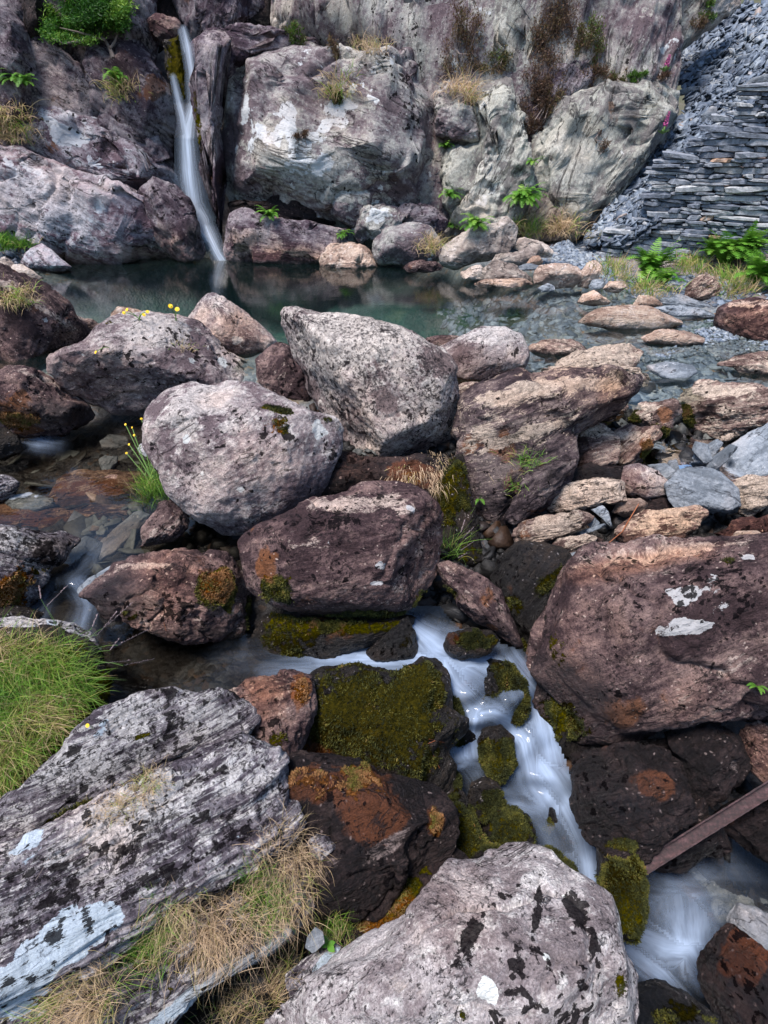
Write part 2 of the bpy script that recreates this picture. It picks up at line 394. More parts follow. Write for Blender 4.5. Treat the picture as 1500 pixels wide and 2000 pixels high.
# ------------------------------------------------------------------ rock materials
M = {}
M['dome'] = rockmat('dome_rock', (0.142, 0.113, 0.123), (0.27, 0.249, 0.247), (0.426, 0.422, 0.39), pale=(0.36, 0.36, 0.33), tp=0.56, tb=0.665, tw=0.615, white=(0.60, 0.63, 0.64), sc=0.5, aniso=2.5, bump=1.0, black_s=18)
M['purple'] = rockmat('purple_rock', (0.067, 0.05, 0.062), (0.168, 0.145, 0.159), (0.295, 0.275, 0.285), pale=(0.30, 0.27, 0.27), tp=0.64, tb=0.64, tw=0.72, white=(0.5, 0.5, 0.52), sc=0.5, aniso=3.5, ts=0.60, stain=(0.15, 0.075, 0.045))
M['greygreen'] = rockmat('pale_cliff', (0.191, 0.18, 0.172), (0.319, 0.325, 0.29), (0.459, 0.451, 0.396), pale=(0.42, 0.42, 0.38), tp=0.58, tb=0.71, tw=0.72, white=(0.55, 0.56, 0.54), sc=0.5, aniso=3.5, ts=0.64, stain=(0.26, 0.17, 0.12))
M['slope'] = rockmat('lichened_slab', (0.126, 0.091, 0.109), (0.28, 0.245, 0.268), (0.42, 0.392, 0.42), pale=(0.38, 0.38, 0.40), tp=0.52, tb=0.65, tw=0.635, white=(0.55, 0.57, 0.6), sc=0.5, aniso=3.0, ts=0.66)
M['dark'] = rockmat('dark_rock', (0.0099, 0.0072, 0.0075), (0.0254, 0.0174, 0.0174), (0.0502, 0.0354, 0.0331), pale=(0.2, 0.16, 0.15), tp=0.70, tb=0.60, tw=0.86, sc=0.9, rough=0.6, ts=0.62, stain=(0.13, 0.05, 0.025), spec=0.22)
M['boulder'] = rockmat('boulder_rock', (0.144, 0.114, 0.12), (0.276, 0.24, 0.238), (0.432, 0.39, 0.378), pale=(0.44, 0.41, 0.39), tp=0.53, tb=0.645, tw=0.73, white=(0.55, 0.57, 0.56), black_s=11, sc=1.0, aniso=2.2, streak=0.3, ts=0.70)
M['spotted'] = rockmat('spotted_boulder', (0.208, 0.163, 0.158), (0.364, 0.319, 0.304), (0.52, 0.468, 0.436), pale=(0.50, 0.46, 0.42), tp=0.50, tb=0.575, tw=0.80, black_s=12, sc=1.0, aniso=2.0, streak=0.3, ts=0.70, black=(0.028, 0.024, 0.026))
M['brown'] = rockmat('brown_boulder', (0.0513, 0.0348, 0.0368), (0.1311, 0.0931, 0.0902), (0.2603, 0.1908, 0.172), pale=(0.42, 0.35, 0.31), tp=0.60, tb=0.625, tw=0.75, white=(0.5, 0.5, 0.5), sc=1.0, aniso=3.0, ts=0.62, stain=(0.20, 0.10, 0.06))
M['ledge'] = rockmat('ledge_rock', (0.045, 0.034, 0.038), (0.115, 0.088, 0.09), (0.25, 0.205, 0.19), pale=(0.50, 0.42, 0.35), tp=0.60, tb=0.655, tw=0.80, sc=0.9, aniso=5, ts=0.62, stain=(0.24, 0.12, 0.07), streak=0.7, streakp=0.5)
M['bed'] = rockmat('bedrock', (0.0958, 0.065, 0.0586), (0.2039, 0.147, 0.1306), (0.3955, 0.313, 0.2659), pale=(0.50, 0.42, 0.35), tp=0.555, tb=0.655, tw=0.80, sc=0.9, aniso=5, ts=0.62, stain=(0.24, 0.12, 0.07), streak=0.7, streakp=0.5)
M['tan'] = rockmat('tan_stone', (0.2997, 0.218, 0.1786), (0.4614, 0.362, 0.2983), (0.5995, 0.506, 0.4227), pale=(0.58, 0.50, 0.45), tp=0.56, tb=0.74, tw=0.85, sc=1.0, aniso=4, ts=0.62, stain=(0.34, 0.17, 0.10), grain=0.3)
M['shore'] = rockmat('shore_rock', (0.264, 0.234, 0.218), (0.396, 0.366, 0.336), (0.528, 0.492, 0.448), pale=(0.50, 0.48, 0.46), tp=0.55, tb=0.72, tw=0.78, sc=0.8, aniso=3, ts=0.66, stain=(0.28, 0.17, 0.12), grain=0.35)
M['slate'] = rockmat('slate_stone', (0.13, 0.15, 0.17), (0.21, 0.235, 0.26), (0.30, 0.325, 0.35), pale=(0.36, 0.38, 0.40), tp=0.62, tb=0.80, tw=0.88, sc=1.2, aniso=4, ts=0.70, stain=(0.24, 0.15, 0.10), rough=0.6, grain=0.25, bump=0.5, spec=0.4)
M['slab'] = rockmat('streaked_slab', (0.075, 0.065, 0.077), (0.178, 0.162, 0.176), (0.318, 0.305, 0.323), pale=(0.48, 0.47, 0.46), tp=0.545, tb=0.595, tw=0.70, white=(0.52, 0.60, 0.66), black_s=11, sc=1.1, aniso=8, ts=0.72, streak=0.7, streakp=0.55)
M['front'] = rockmat('front_boulder', (0.218, 0.19, 0.19), (0.368, 0.339, 0.333), (0.494, 0.46, 0.45), pale=(0.52, 0.50, 0.48), tp=0.53, tb=0.62, tw=0.84, white=(0.80, 0.82, 0.78), black_s=14, sc=1.2, aniso=1.6, streak=0.3, ts=0.73, black=(0.007, 0.006, 0.007), tbs=0.2)
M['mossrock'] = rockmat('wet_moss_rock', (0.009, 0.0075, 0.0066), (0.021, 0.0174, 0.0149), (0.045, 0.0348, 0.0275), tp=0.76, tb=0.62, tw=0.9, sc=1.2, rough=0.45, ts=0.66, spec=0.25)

# ------------------------------------------------------------------ cliffs (bedrock round the pool)
def cliff(out, **k):
    k.setdefault('lean', 14); k.setdefault('sub', 6); k.setdefault('p', 7); k.setdefault('grow', 1.13); k.setdefault('cracks', 1.2); k.setdefault('facet', .85); k.setdefault('nf', 40); k.setdefault('name', 'cliff'); k.setdefault('cut', 12)
    k.setdefault('T', 0.5); k['T'] *= .72; k.setdefault('back', 1.2); k.setdefault('lam', 1.5)
    return rock(out, kind='structure', **k)
# deep backing walls
cliff('-260,-160 40,-180 300,-180 300,60 290,200 300,400 300,560 20,580 -260,600', y=11.3, lean=10, T=0.12, mat=M['purple'], seed=3, fol=-60, sub=7, cut=2, grow=1.0, ffreq=2.5, rough=.6)
cliff('540,-260 900,-270 1330,-260 1320,120 1280,420 1160,500 800,540 560,540 530,400', y=11.78, lean=16, T=0.10, mat=M['dome'], seed=4, fol=76, sub=7, cut=2, grow=1.0, ffreq=3.0, rough=.6, fstr=1.2, spots='black 800 100 60 .8 160;black 860 180 40 .8 90;pale 1000 100 80 .5')
cliff('280,-260 560,-260 580,100 560,560 300,560 260,100', y=12.1, lean=8, T=0.12, mat=M['dark'], seed=5, fol=80, sub=6, cut=2, grow=1.0)
# lower left sloping slab, lichened
cliff('-160,270 0,285 60,300 130,325 190,340 250,350 310,375 350,410 375,450 388,490 385,508 330,514 250,520 120,524 60,505 0,470 -160,440', y=10.3, T=0.55, mat=M['slope'], seed=11, grow=1.03, fol=-24,
      spots='tan 300 500 90 1 22;tan 150 510 90 1 20;white 60 360 60 .3;pale 80 400 120 .7 60 -25;pale 280 420 60 -1.2;white 200 430 60 .3;moss 30 320 30 .4 8 -5', waterline=(0.0, .12), p=2.6, fstr=.5, sub=7, cut=9, rough=.9)
# band with big white lichen above it
cliff('30,225 60,215 130,222 190,250 235,270 290,300 310,320 320,370 270,365 200,350 120,330 60,300 40,280', y=10.7, T=0.5, mat=M['slope'], seed=12, fol=-28,
      spots='white 115 250 42 1 13 -28;white 145 275 20 1 8 -30;white 195 322 12 1;white 180 300 10 .8;orange 110 275 25 1 12')
cliff('45,80 60,65 110,95 150,130 180,190 188,255 150,240 95,218 52,205 48,150', y=10.9, T=0.4, mat=M['purple'], seed=13, fol=-30, cut=3, p=4, rough=.6, spots='pale 110 140 60 .4')
cliff('-60,20 10,35 35,60 45,110 44,215 20,218 -20,200 -60,190', y=10.7, T=0.5, mat=M['purple'], seed=14, fol=-30, cut=3, rough=.7)
cliff('20,-60 60,-60 85,60 58,70 50,20', y=11.0, T=0.6, mat=M['dark'], seed=15, fol=85)
cliff('185,95 240,70 260,80 300,140 335,175 345,215 330,250 318,300 312,322 260,285 240,240 195,205 185,150', y=11.0, T=0.6, mat=M['purple'], seed=16, fol=-40, spots='pale 215 135 30 .8;tan 225 140 40;pale 270 260 20 .7;orange 300 170 25', cut=8)
cliff('190,220 235,215 262,232 300,262 322,300 300,318 262,300 215,262 192,250', y=10.75, T=0.4, mat=M['purple'], seed=17, fol=-30, spots='pale 270 270 30 .8')
cliff('90,-80 290,-120 300,30 285,90 255,100 180,70 110,40', y=11.7, T=0.5, mat=M['purple'], seed=18, fol=60)
# purple buttress right of the lower slab by the slot
cliff('300,345 340,360 372,400 386,440 392,495 380,508 350,505 310,480 285,430 270,380', y=10.15, T=0.5, mat=M['purple'], seed=19, grow=1.02, fol=-50, spots='tan 340 490 50;wet 385 470 14 1 40;pale 350 470 30 .4', waterline=(0, .12), cut=9)
# slot: dark wet recess
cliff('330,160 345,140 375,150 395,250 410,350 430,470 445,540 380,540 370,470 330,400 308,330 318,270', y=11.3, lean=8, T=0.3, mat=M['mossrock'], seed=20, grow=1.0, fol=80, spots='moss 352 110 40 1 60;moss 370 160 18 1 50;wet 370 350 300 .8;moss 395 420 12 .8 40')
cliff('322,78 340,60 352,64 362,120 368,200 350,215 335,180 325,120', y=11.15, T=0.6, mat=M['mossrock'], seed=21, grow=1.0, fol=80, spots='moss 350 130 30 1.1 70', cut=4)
cliff('290,40 310,26 345,36 352,58 335,90 318,88 300,70', y=11.35, T=0.6, mat=M['purple'], seed=22, grow=1.02, fol=-30, cut=5, spots='tan 320 60 60 1;pale 315 50 30 .7;wet 320 85 20 .8')
# wall right of the waterfall
cliff('380,120 395,70 430,55 450,85 440,140 425,180 425,260 440,380 442,430 440,500 425,490 412,420 398,330 388,240 382,180', y=10.85, lean=10, T=0.75, mat=M['purple'], seed=23, grow=1.03, fol=82, cut=5, spots='white 410 190 8 .9 30;pale 405 110 20 .9 60;wet 412 430 10 1 80;moss 387 240 8 .8 80', fstr=.9)
cliff('346,-60 400,-90 450,-80 480,0 455,50 420,70 395,80 385,95 372,60 350,20', y=11.9, T=0.6, mat=M['purple'], seed=24, fol=80, fstr=.8)
# the big dome
cliff('414,200 418,150 450,108 500,98 560,96 640,96 700,100 750,80 800,95 845,170 862,260 858,350 835,410 790,400 745,415 700,425 655,425 600,405 545,380 500,400 448,398 428,330 416,260', y=10.95, lean=16, T=0.42, mat=M['dome'], seed=31, grow=1.05, fol=-28, sub=7, cut=10, rough=.75, fstr=.35,
      spots='white 475 215 16 .7 30;white 520 265 50 .9 22 -30;white 560 245 30 .8;white 640 260 35 .8;white 690 210 20 .8;white 730 200 10 1;white 600 300 60 .5 30 -30;white 490 280 14 .8;pale 600 320 180 .9 60 -25;black 800 180 60 1.1;black 750 130 60 .7;pale 820 300 40 -1.4;pale 700 360 60 .5;black 500 160 20 .4;pale 500 140 50 -.6;black 470 380 18 .9;pale 450 350 20 -.8',
      cuts=((-0.9, .1, .6, .8), (.5, -.4, .8, .8)))
cliff('455,385 500,405 545,382 600,402 650,425 640,440 590,432 540,430 500,420 455,412', y=10.6, lean=5, T=0.4, mat=M['dark'], seed=33, fol=-20)
cliff('530,370 560,345 600,350 640,385 648,428 600,420 560,405', y=10.7, T=0.5, mat=M['dome'], seed=34, fol=-30, spots='moss 600 400 30 .4;pale 580 380 30 .5')
# low block under the dome at the water
cliff('438,440 450,418 490,410 530,425 580,432 630,436 664,440 680,470 672,495 640,515 560,520 480,517 450,510 440,490', y=10.1, lean=10, T=0.5, mat=M['purple'], seed=35, grow=1.04, fol=-10, cut=5, rough=.6, spots='tan 560 500 120 1.2 26;tan 480 490 40 1;pale 500 470 70 1.2 30;pale 600 490 70 1.1 20;black 530 435 40 .5 10', waterline=(0, .08), sub=7)
# small blocks along the dome foot
cliff('690,440 705,415 740,400 775,402 790,430 770,450 730,465 700,470', y=10.35, T=0.7, mat=M['dome'], seed=36, fol=30, spots='white 735 425 25 .7;pale 740 430 40 .8')
cliff('775,415 800,400 850,405 870,430 865,450 820,460 790,440', y=10.5, T=0.7, mat=M['purple'], seed=37, fol=10)
cliff('626,505 650,482 700,478 722,492 728,520 690,526 640,524', y=9.75, lean=40, T=0.5, mat=M['tan'], seed=38, fol=5, waterline=(0, .05), fstr=.9)
# upper cliffs
cliff('385,90 410,70 470,60 560,62 620,75 600,110 520,105 470,125 430,165 400,190 385,140', y=11.5, T=0.6, mat=M['purple'], seed=39, fol=-20, spots='pale 450 90 50 .7;pale 520 80 60 .6')
cliff('440,-150 560,-160 590,-60 575,60 520,80 470,60 440,20', y=12.4, T=0.4, mat=M['purple'], seed=40, fol=80, fstr=.9, spots='pale 500 20 60 .4')
cliff('560,-150 700,-170 770,-150 800,0 860,60 840,150 770,90 700,105 600,96 565,60', y=12.5, T=0.4, mat=M['dome'], seed=41, fol=-60, spots='white 630 40 8 .8;black 790 60 40 1.1;black 750 100 50 .8;pale 650 30 80 .5', sub=7)
cliff('780,-150 900,-160 960,-60 950,60 880,140 855,220 830,160 800,80', y=12.2, T=0.5, mat=M['purple'], seed=42, fol=80, spots='black 815 80 30 1.2 70;black 840 150 20 1.2 60', fstr=1)
cliff('950,-160 1080,-180 1060,-20 1040,80 1030,150 1020,260 1000,190 955,160 945,100 955,10', y=11.9, lean=12, T=0.6, mat=M['greygreen'], seed=43, fol=75, cut=5, fstr=.9, spots='pale 980 60 40 .6;orange 1035 100 12 .6 70')
# pillars
cliff('850,180 880,160 915,165 920,200 905,240 880,260 860,230', y=11.3, T=0.9, mat=M['dome'], seed=44, fol=20)
cliff('855,235 870,215 900,210 940,228 945,262 920,275 890,272 862,262', y=11.1, T=1.0, mat=M['dome'], seed=45, fol=-20, cut=4, spots='pale 900 225 25 .8')
cliff('868,290 890,272 930,280 960,300 950,350 935,400 900,420 872,400 868,340', y=10.9, T=0.7, mat=M['greygreen'], seed=46, fol=60, spots='pale 900 310 40 .8;white 920 300 14 .7')
cliff('925,175 950,150 985,155 1005,180 1015,240 1028,300 1036,350 1020,400 995,430 960,450 920,445 880,430 895,400 930,360 945,300 940,240', y=10.9, lean=14, T=0.7, mat=M['greygreen'], seed=47, grow=1.08, fol=68, sub=7, cut=6, fstr=.8, spots='white 945 200 15 .9 30;white 990 200 10 .9 30;white 930 390 40 .7;white 900 430 20 .7;pale 960 330 60 .9;pale 985 260 20 .8')
# grey cliff below the slate
cliff('1030,330 1050,260 1080,200 1120,175 1200,165 1290,165 1335,185 1340,205 1300,260 1250,320 1210,370 1180,410 1150,440 1100,462 1050,455 1030,420', y=11.0, lean=18, T=0.45, mat=M['greygreen'], seed=48, grow=1.05, fol=62, sub=7, cut=10, fstr=.6, rough=.9, spots='pale 1130 330 70 .5;pale 1320 200 25 .8;tan 1080 440 60 .6;orange 1190 210 10 .8;pale 1110 370 20 .5 60 60', cuts=((.5, .3, .8, .85),))
cliff('1030,400 1060,370 1100,380 1130,420 1160,445 1100,465 1050,465 1028,450', y=10.6, T=0.5, mat=M['greygreen'], seed=49, fol=50, spots='tan 1080 440 60')
cliff('1020,240 1050,160 1090,120 1130,110 1160,160 1120,190 1085,230 1050,290 1030,330 1020,300', y=11.4, T=0.4, mat=M['purple'], seed=50, fol=60)
cliff('1150,-120 1380,-140 1370,0 1355,60 1300,105 1270,135 1200,110 1150,60 1140,-20', y=12.6, lean=20, T=0.5, mat=M['greygreen'], seed=51, fol=50, cut=4, rough=.6, sub=7, spots='pale 1250 50 80 .4')
cliff('1155,110 1180,85 1210,100 1240,120 1290,125 1270,150 1200,160 1165,150', y=11.8, T=0.7, mat=M['shore'], seed=52, fol=-20, cut=6)
cliff('1350,-60 1430,-60 1440,10 1400,40 1375,60 1350,70 1340,20', y=12.9, T=0.6, mat=M['shore'], seed=53, fol=40)

# ------------------------------------------------------------------ boulders and stones
RK = []
rock('-90,1260 0,1235 100,1235 190,1270 215,1330 205,1390 150,1450 60,1530 -30,1620 -110,1640', z=-0.36, T=.35, mat=M['mossrock'], name='grass_bank', kind='structure', seed=197, p=2.6, cut=2, spots='moss 60 1400 200 1')

def B(out, mat, label, **k):
    k.setdefault('name', 'boulder'); k.setdefault('cat', k['name'].replace('_', ' '))
    k.setdefault('facet', {'bed': .75, 'dark': .85, 'purple': .7, 'slate': .3, 'tan': .35, 'shore': .7, 'brown': .6, 'slab': .5, 'spotted': .5, 'front': .6, 'mossrock': .5}.get('bed' if mat == 'ledge' else mat, .3))
    if mat in ('brown', 'front', 'dark'): k.setdefault('cracks', 1.3); k.setdefault('nf', 18)
    if mat in ('bed', 'ledge'): k.setdefault('fstr', 1.3); k.setdefault('p', 3.8); k.setdefault('lam', 1.5); k.setdefault('grow', 1.09)
    if mat == 'slab': k.setdefault('lam', 2.2); k.setdefault('fstr', 1.3)
    o = rock(out, mat=M[mat], label=label, **k); RK.append(o); return o

B('-70,490 0,527 60,560 115,595 150,625 163,655 158,690 110,730 60,770 -70,790', 'brown', 'purple brown sloping boulder with pale ridge at the left edge beside the pool', z=0.12, T=.9, seed=61, fol=-36, spots='pale 60 590 90 1 10 -36;black 120 640 40 .8;moss 20 565 20 .3;white 85 625 30 .8 8 -30;black 140 670 25 1;pale 30 680 60 -.8', fstr=.6, cut=5, p=2.8, sub=6)
B('128,632 150,620 192,635 215,655 200,690 150,690', 'bed', 'small tan rock between the sloping left boulder and the flowered boulder', z=-0.02, T=.7, seed=62, name='rock', waterline=(0, .06))
B('216,612 232,600 256,602 290,612 330,628 320,650 240,650 220,635', 'tan', 'low pink stone showing behind the top of the flowered boulder', z=0.05, T=.7, seed=63, name='rock', sub=5)
B('364,622 388,592 412,572 436,580 480,613 520,648 541,668 532,690 500,706 440,700 395,665', 'boulder', 'pointed triangular boulder of pinkish grey rock standing at the pool edge', z=0.18, T=.8, seed=64, fol=-40, cut=4, p=2.2, spots='white 460 665 12 1;tan 470 660 70 .9;tan 400 610 30 .5;black 435 620 30 .4;pale 425 590 25 .5', waterline=(0, .05), rough=.7)
B('103,702 120,685 160,668 195,637 215,622 245,616 290,613 345,618 385,632 412,655 455,688 495,715 508,740 500,775 400,790 330,800 290,815 230,810 170,785 130,752 110,728', 'boulder', 'long lichen blotched boulder with yellow flowers growing on its top', z=0.05, T=.85, seed=65, fol=20, sub=7, cut=6,
  spots='black 380 680 120 1 30 -20;black 300 690 50 .8;black 460 700 50 1;white 165 690 14 .8;white 300 655 14 .8;white 230 740 12 .7;black 255 700 18 1;pale 200 770 90 -1.4;pale 300 790 120 -1;tan 200 760 80 .5;white 375 705 12 1;white 435 710 16 .9;black 350 740 60 .6;pale 300 640 60 .8;moss 212 630 10 .8;moss 450 690 30 .5 7 -20;pale 150 740 60 -1;wet 290 810 70 .9 14')
B('2,732 20,716 62,722 105,742 135,768 180,800 165,832 90,850 0,848 -50,800 -50,745', 'brown', 'dark purple boulder above the stream at the left edge', z=-0.08, T=.8, seed=66, fol=-25, spots='moss 30 820 50 1 22;orange 30 810 50 1;wet 120 810 80 .9 30;pale 90 745 50 .9 8 -25;black 80 760 60 .6')
B('288,835 298,795 325,768 380,753 440,750 500,760 560,785 610,802 650,818 661,850 652,900 628,950 590,992 540,1020 482,1036 430,1030 372,1000 332,962 312,918 294,880', 'boulder', 'round grey boulder with a brown moss patch in the centre of the photo', z=0.05, T=.95, seed=67, fol=30, sub=7, p=2.3, cut=5, rough=.7, fstr=.4,
  spots='moss 545 800 42 1 10 -12;moss 540 830 45 .6 25;orange 520 835 35 .8;black 540 845 60 .8 40;white 366 858 12 1.1 17 -30;white 620 840 22 1 28;black 640 880 30 .9;white 470 950 16 .9;white 460 1005 20 .7;white 400 935 20 .6;pale 380 790 80 .7;moss 640 820 16 .8 6;pale 420 1000 60 -.4;pale 590 960 60 -.4')
B('504,712 528,684 548,672 580,700 610,760 650,830 600,812 545,785 512,750', 'brown', 'dark brown rock wedged between the round grey boulder and the spotted boulder', z=-0.05, T=.8, seed=68, name='rock', fol=50)
B('524,690 533,674 548,670 560,680 556,700 535,700', 'tan', 'small pinkish stone left of the spotted boulder top', z=0.06, T=.8, seed=69, sub=5, name='rock')
B('549,645 556,625 580,607 640,614 730,630 800,650 850,678 878,715 890,770 908,838 898,880 850,900 785,908 735,902 700,880 655,835 615,790 575,735 555,690', 'spotted', 'largest pale boulder speckled all over with black lichen beside the pool', z=0.15, T=.85, seed=70, fol=-50, sub=7, p=3.0, cut=5, rough=.7,
  cuts=((-.1, .75, .6, .82), (-.75, -.35, .5, .78)), spots='pale 700 640 90 1;black 690 640 50 -.8;black 730 640 100 -.6;black 590 660 40 .5;black 620 760 80 .5 25 -50;pale 600 740 60 -.9 20 -50;white 870 860 20 .4;black 720 740 40 .5 8 -90')
B('832,662 860,655 900,655 905,672 860,690 840,680', 'purple' if False else 'brown', 'flat reddish rock at the water between the two pale boulders', z=0.0, T=.5, seed=71, sub=5, name='rock')
B('862,682 895,660 945,641 985,640 1015,654 1033,685 1026,715 995,738 945,755 892,765 872,740 864,710', 'boulder', 'rounded boulder with a smooth pale top and dark lichen on its right side', z=0.12, T=.9, seed=72, fol=20, p=2.4, cut=4, rough=.6,
  cuts=((0, .8, .6, .85),), spots='pale 950 655 60 1.2 18;black 1010 680 22 1.2;black 950 690 20 .9;pale 920 720 60 -.8;tan 900 720 60 .6;black 940 660 50 -.6')
B('884,765 905,752 935,752 942,775 918,808 905,840 892,810', 'bed', 'small brown rock propping the boulder with the smooth pale top', z=-0.05, T=.9, seed=73, name='rock', sub=5)
# sloping ledges of bedrock
B('912,800 930,765 965,742 1025,730 1100,728 1170,736 1225,745 1232,765 1205,800 1160,830 1118,862 1117,905 1090,945 1050,990 1000,1025 960,1065 935,1120 905,1080 897,980 900,900', 'ledge', 'large sloping ledge with pale folded top and dark purple face left of the stream', z=-0.12, T=.6, seed=74, fol=18, sub=7, cut=6, ftilt=20, name='rock_ledge', cat='rock ledge',
  cuts=((-.25, .9, .5, .72), (-.1, -.45, .85, .78)), spots='pale 1020 765 120 1.6 22 10;pale 1150 748 70 1.5 12;pale 1030 850 110 1.2 14 22;pale 960 860 20 1 50 60;pale 1000 950 90 -1.6;black 960 940 70 .4;pale 940 1020 60 -2;orange 985 870 30 .5;white 1040 800 10 .4;tan 1190 790 50 .8;moss 905 1000 22 1 90;moss 960 1080 40 .8 20;wet 930 1060 60 .9;wet 990 940 110 .42 80 40;wet 1080 890 60 .3 20 20;orange 920 870 30 .8', rough=.9)  # mid-face wet spots paint the ledge's shadowed lower face darker; lowest spot is damp
B('1010,965 1030,925 1065,905 1117,893 1118,915 1085,955 1050,990 1010,1022 985,1010', 'ledge', 'dark tilted bedrock layer under the sloping ledge beside the stacked stones', z=-0.22, T=.6, seed=75, fol=28, name='rock_ledge', cat='rock ledge', spots='pale 1050 950 80 -1;wet 1080 930 30 .5')
B('1062,718 1100,695 1150,683 1215,678 1250,690 1232,718 1260,738 1200,742 1120,738', 'bed', 'pale layered ledge just above the shallow water', z=0.02, tilt=(0, -.5, 1), T=.35, seed=76, fol=8, name='rock_ledge', cat='rock ledge', waterline=(0, .03), spots='pale 1150 700 120 1.2')
B('1032,675 1080,666 1140,676 1150,688 1110,696 1060,690', 'bed', 'narrow dark edged stone lying in the shallows right of the smooth topped boulder', z=0.03, tilt=(0, -.5, 1), T=.5, seed=77, fol=-10, name='rock', waterline=(0, .05))
B('1055,728 1120,722 1190,728 1262,735 1290,742 1250,752 1180,750 1090,740', 'bed', 'long pale strip of bedrock at the lip of the pool', z=0.0, tilt=(0, -.4, 1), T=.3, seed=78, fol=-4, name='rock_ledge', cat='rock ledge', spots='pale 1150 735 120 1.2')
B('1130,625 1165,606 1230,600 1290,603 1328,622 1330,636 1290,645 1200,644 1150,636', 'tan', 'long smooth pink oval boulder lying in the shallow water', z=0.07, T=.5, seed=79, fol=-3, cut=2, rough=.35, p=2.2, fstr=.3, waterline=(0.0, .03), tilt=(0, -.8, 1))
B('1253,656 1290,645 1345,648 1376,662 1370,676 1310,676 1262,668', 'tan', 'angular pale stone in the shallows in front of the pink oval boulder', z=0.04, T=.6, seed=80, fol=10, cut=6, waterline=(0, .03), tilt=(0, -.8, 1), name='stone')
B('1126,592 1140,575 1160,567 1180,580 1192,594 1160,598', 'tan', 'small pointed tan stone sitting alone in the pool', z=0.06, T=.9, seed=81, sub=5, name='stone', waterline=(0, .03))
B('1398,640 1405,605 1430,588 1480,583 1560,590 1560,680 1490,676 1440,668', 'brown', 'big rounded reddish brown boulder at the right edge by the ferns', z=0.12, T=.85, seed=82, fol=20, p=2.3, cut=4, rough=.5, spots='tan 1470 630 60 .8;pale 1470 592 60 .9 8;wet 1440 668 60 .6 8')
B('1404,703 1440,694 1510,692 1560,700 1540,738 1490,735 1450,722', 'bed', 'flat banded rock at the right edge beyond the shallow gravel', z=0.05, T=.5, seed=83, fol=-15, name='rock', tilt=(0, -.7, 1), waterline=(0, .05))
B('1262,715 1300,708 1350,715 1360,730 1335,746 1300,740 1275,727', 'slate', 'loose grey slate slab lying in the shallow water', z=0.03, T=.22, seed=84, fol=5, cut=0, rough=.5, tilt=(0.1, -.6, 1), name='slate_slab', p=5)
B('1318,790 1330,768 1372,753 1440,750 1490,758 1512,790 1500,825 1440,840 1400,855 1345,850 1325,825', 'bed', 'humped banded ledge right of the tiny cascade', z=-0.1, T=.7, seed=85, fol=8, sub=7, name='rock_ledge', cat='rock ledge', spots='moss 1335 815 22 1 30;orange 1335 805 20 .5;pale 1390 765 70 1 12;pale 1430 840 50 .4', cuts=((0, .9, .5, .75),))
B('1462,790 1490,765 1560,765 1560,860 1500,850 1480,820', 'bed', 'pale bedrock at the right edge beside the humped banded ledge', z=-0.1, T=.7, seed=86, fol=15, name='rock_ledge', cat='rock ledge', spots='pale 1500 775 40 1')
B('1235,812 1258,792 1318,780 1326,800 1312,840 1290,862 1262,838 1240,830', 'bed', 'moss fringed ledge left of the tiny cascade', z=-0.08, T=.7, seed=87, fol=20, name='rock_ledge', cat='rock ledge', spots='moss 1285 845 25 1 25;moss 1240 815 20 .9;orange 1300 815 16 1 25;pale 1280 795 35 1 8')
B('1150,800 1180,785 1215,785 1222,800 1190,822 1140,848 1120,840', 'bed', 'orange moss fringed shelf of bedrock left of the small dark hollow', z=-0.06, T=.6, seed=88, fol=15, name='rock_ledge', cat='rock ledge', spots='orange 1190 812 40 1 14;moss 1195 818 40 1 10;pale 1180 792 30 1 8')
B('1114,862 1128,835 1165,828 1190,840 1208,865 1202,905 1165,930 1135,925 1118,900', 'bed', 'squarish brown block in the middle of the stacked stones', z=-0.2, T=.9, seed=89, fol=12, cut=5, p=3.2, spots='pale 1160 845 40 .8 12')
B('1190,852 1235,834 1280,836 1285,850 1262,885 1240,908 1205,915 1205,885', 'bed', 'tilted block with orange moss on its right face', z=-0.2, T=.8, seed=90, fol=40, cut=5, spots='orange 1265 870 18 1 30;moss 1262 880 16 1 28;pale 1225 850 40 1 10')
B('1068,980 1080,958 1110,944 1180,935 1208,944 1220,965 1215,980 1150,992 1085,996', 'bed', 'long pale flat stone with dark stripes leaning above the slate pieces', z=-0.3, T=.6, seed=91, fol=10, p=3.4, cut=4, spots='pale 1150 955 80 1.1;black 1140 950 40 .6 8;pale 1130 985 60 .2')
B('1206,935 1222,912 1248,906 1285,920 1303,940 1300,965 1262,975 1225,966', 'boulder', 'smooth rounded olive grey cobble beside the blue grey slab', z=-0.25, T=.95, seed=92, fol=-20, cut=2, rough=.4, p=2.1, spots='black 1240 935 60 .3;tan 1230 950 40 .8;orange 1250 975 40 .6 8')
B('1300,948 1320,922 1370,915 1405,925 1440,955 1446,985 1420,998 1370,990 1335,1002 1312,975', 'slate', 'large blue grey slate slab with a scalloped front edge', z=-0.22, T=.32, seed=93, fol=-20, cut=3, p=4.5, rough=.7, tilt=(-.1, -.7, 1), name='slate_slab', fstr=.8)
B('1418,945 1460,935 1500,932 1512,950 1492,985 1470,1008 1445,1000 1440,970', 'bed', 'cream banded stone right of the scalloped slate slab', z=-0.25, T=.7, seed=94, fol=15, cut=5, name='stone', spots='pale 1470 955 60 1.4')
B('1196,1000 1208,978 1250,973 1266,985 1255,998 1222,1010', 'tan', 'rounded tan stone tucked beneath the olive grey cobble', z=-0.34, T=.8, seed=95, sub=5, name='stone', spots='wet 1230 1000 40 .5')
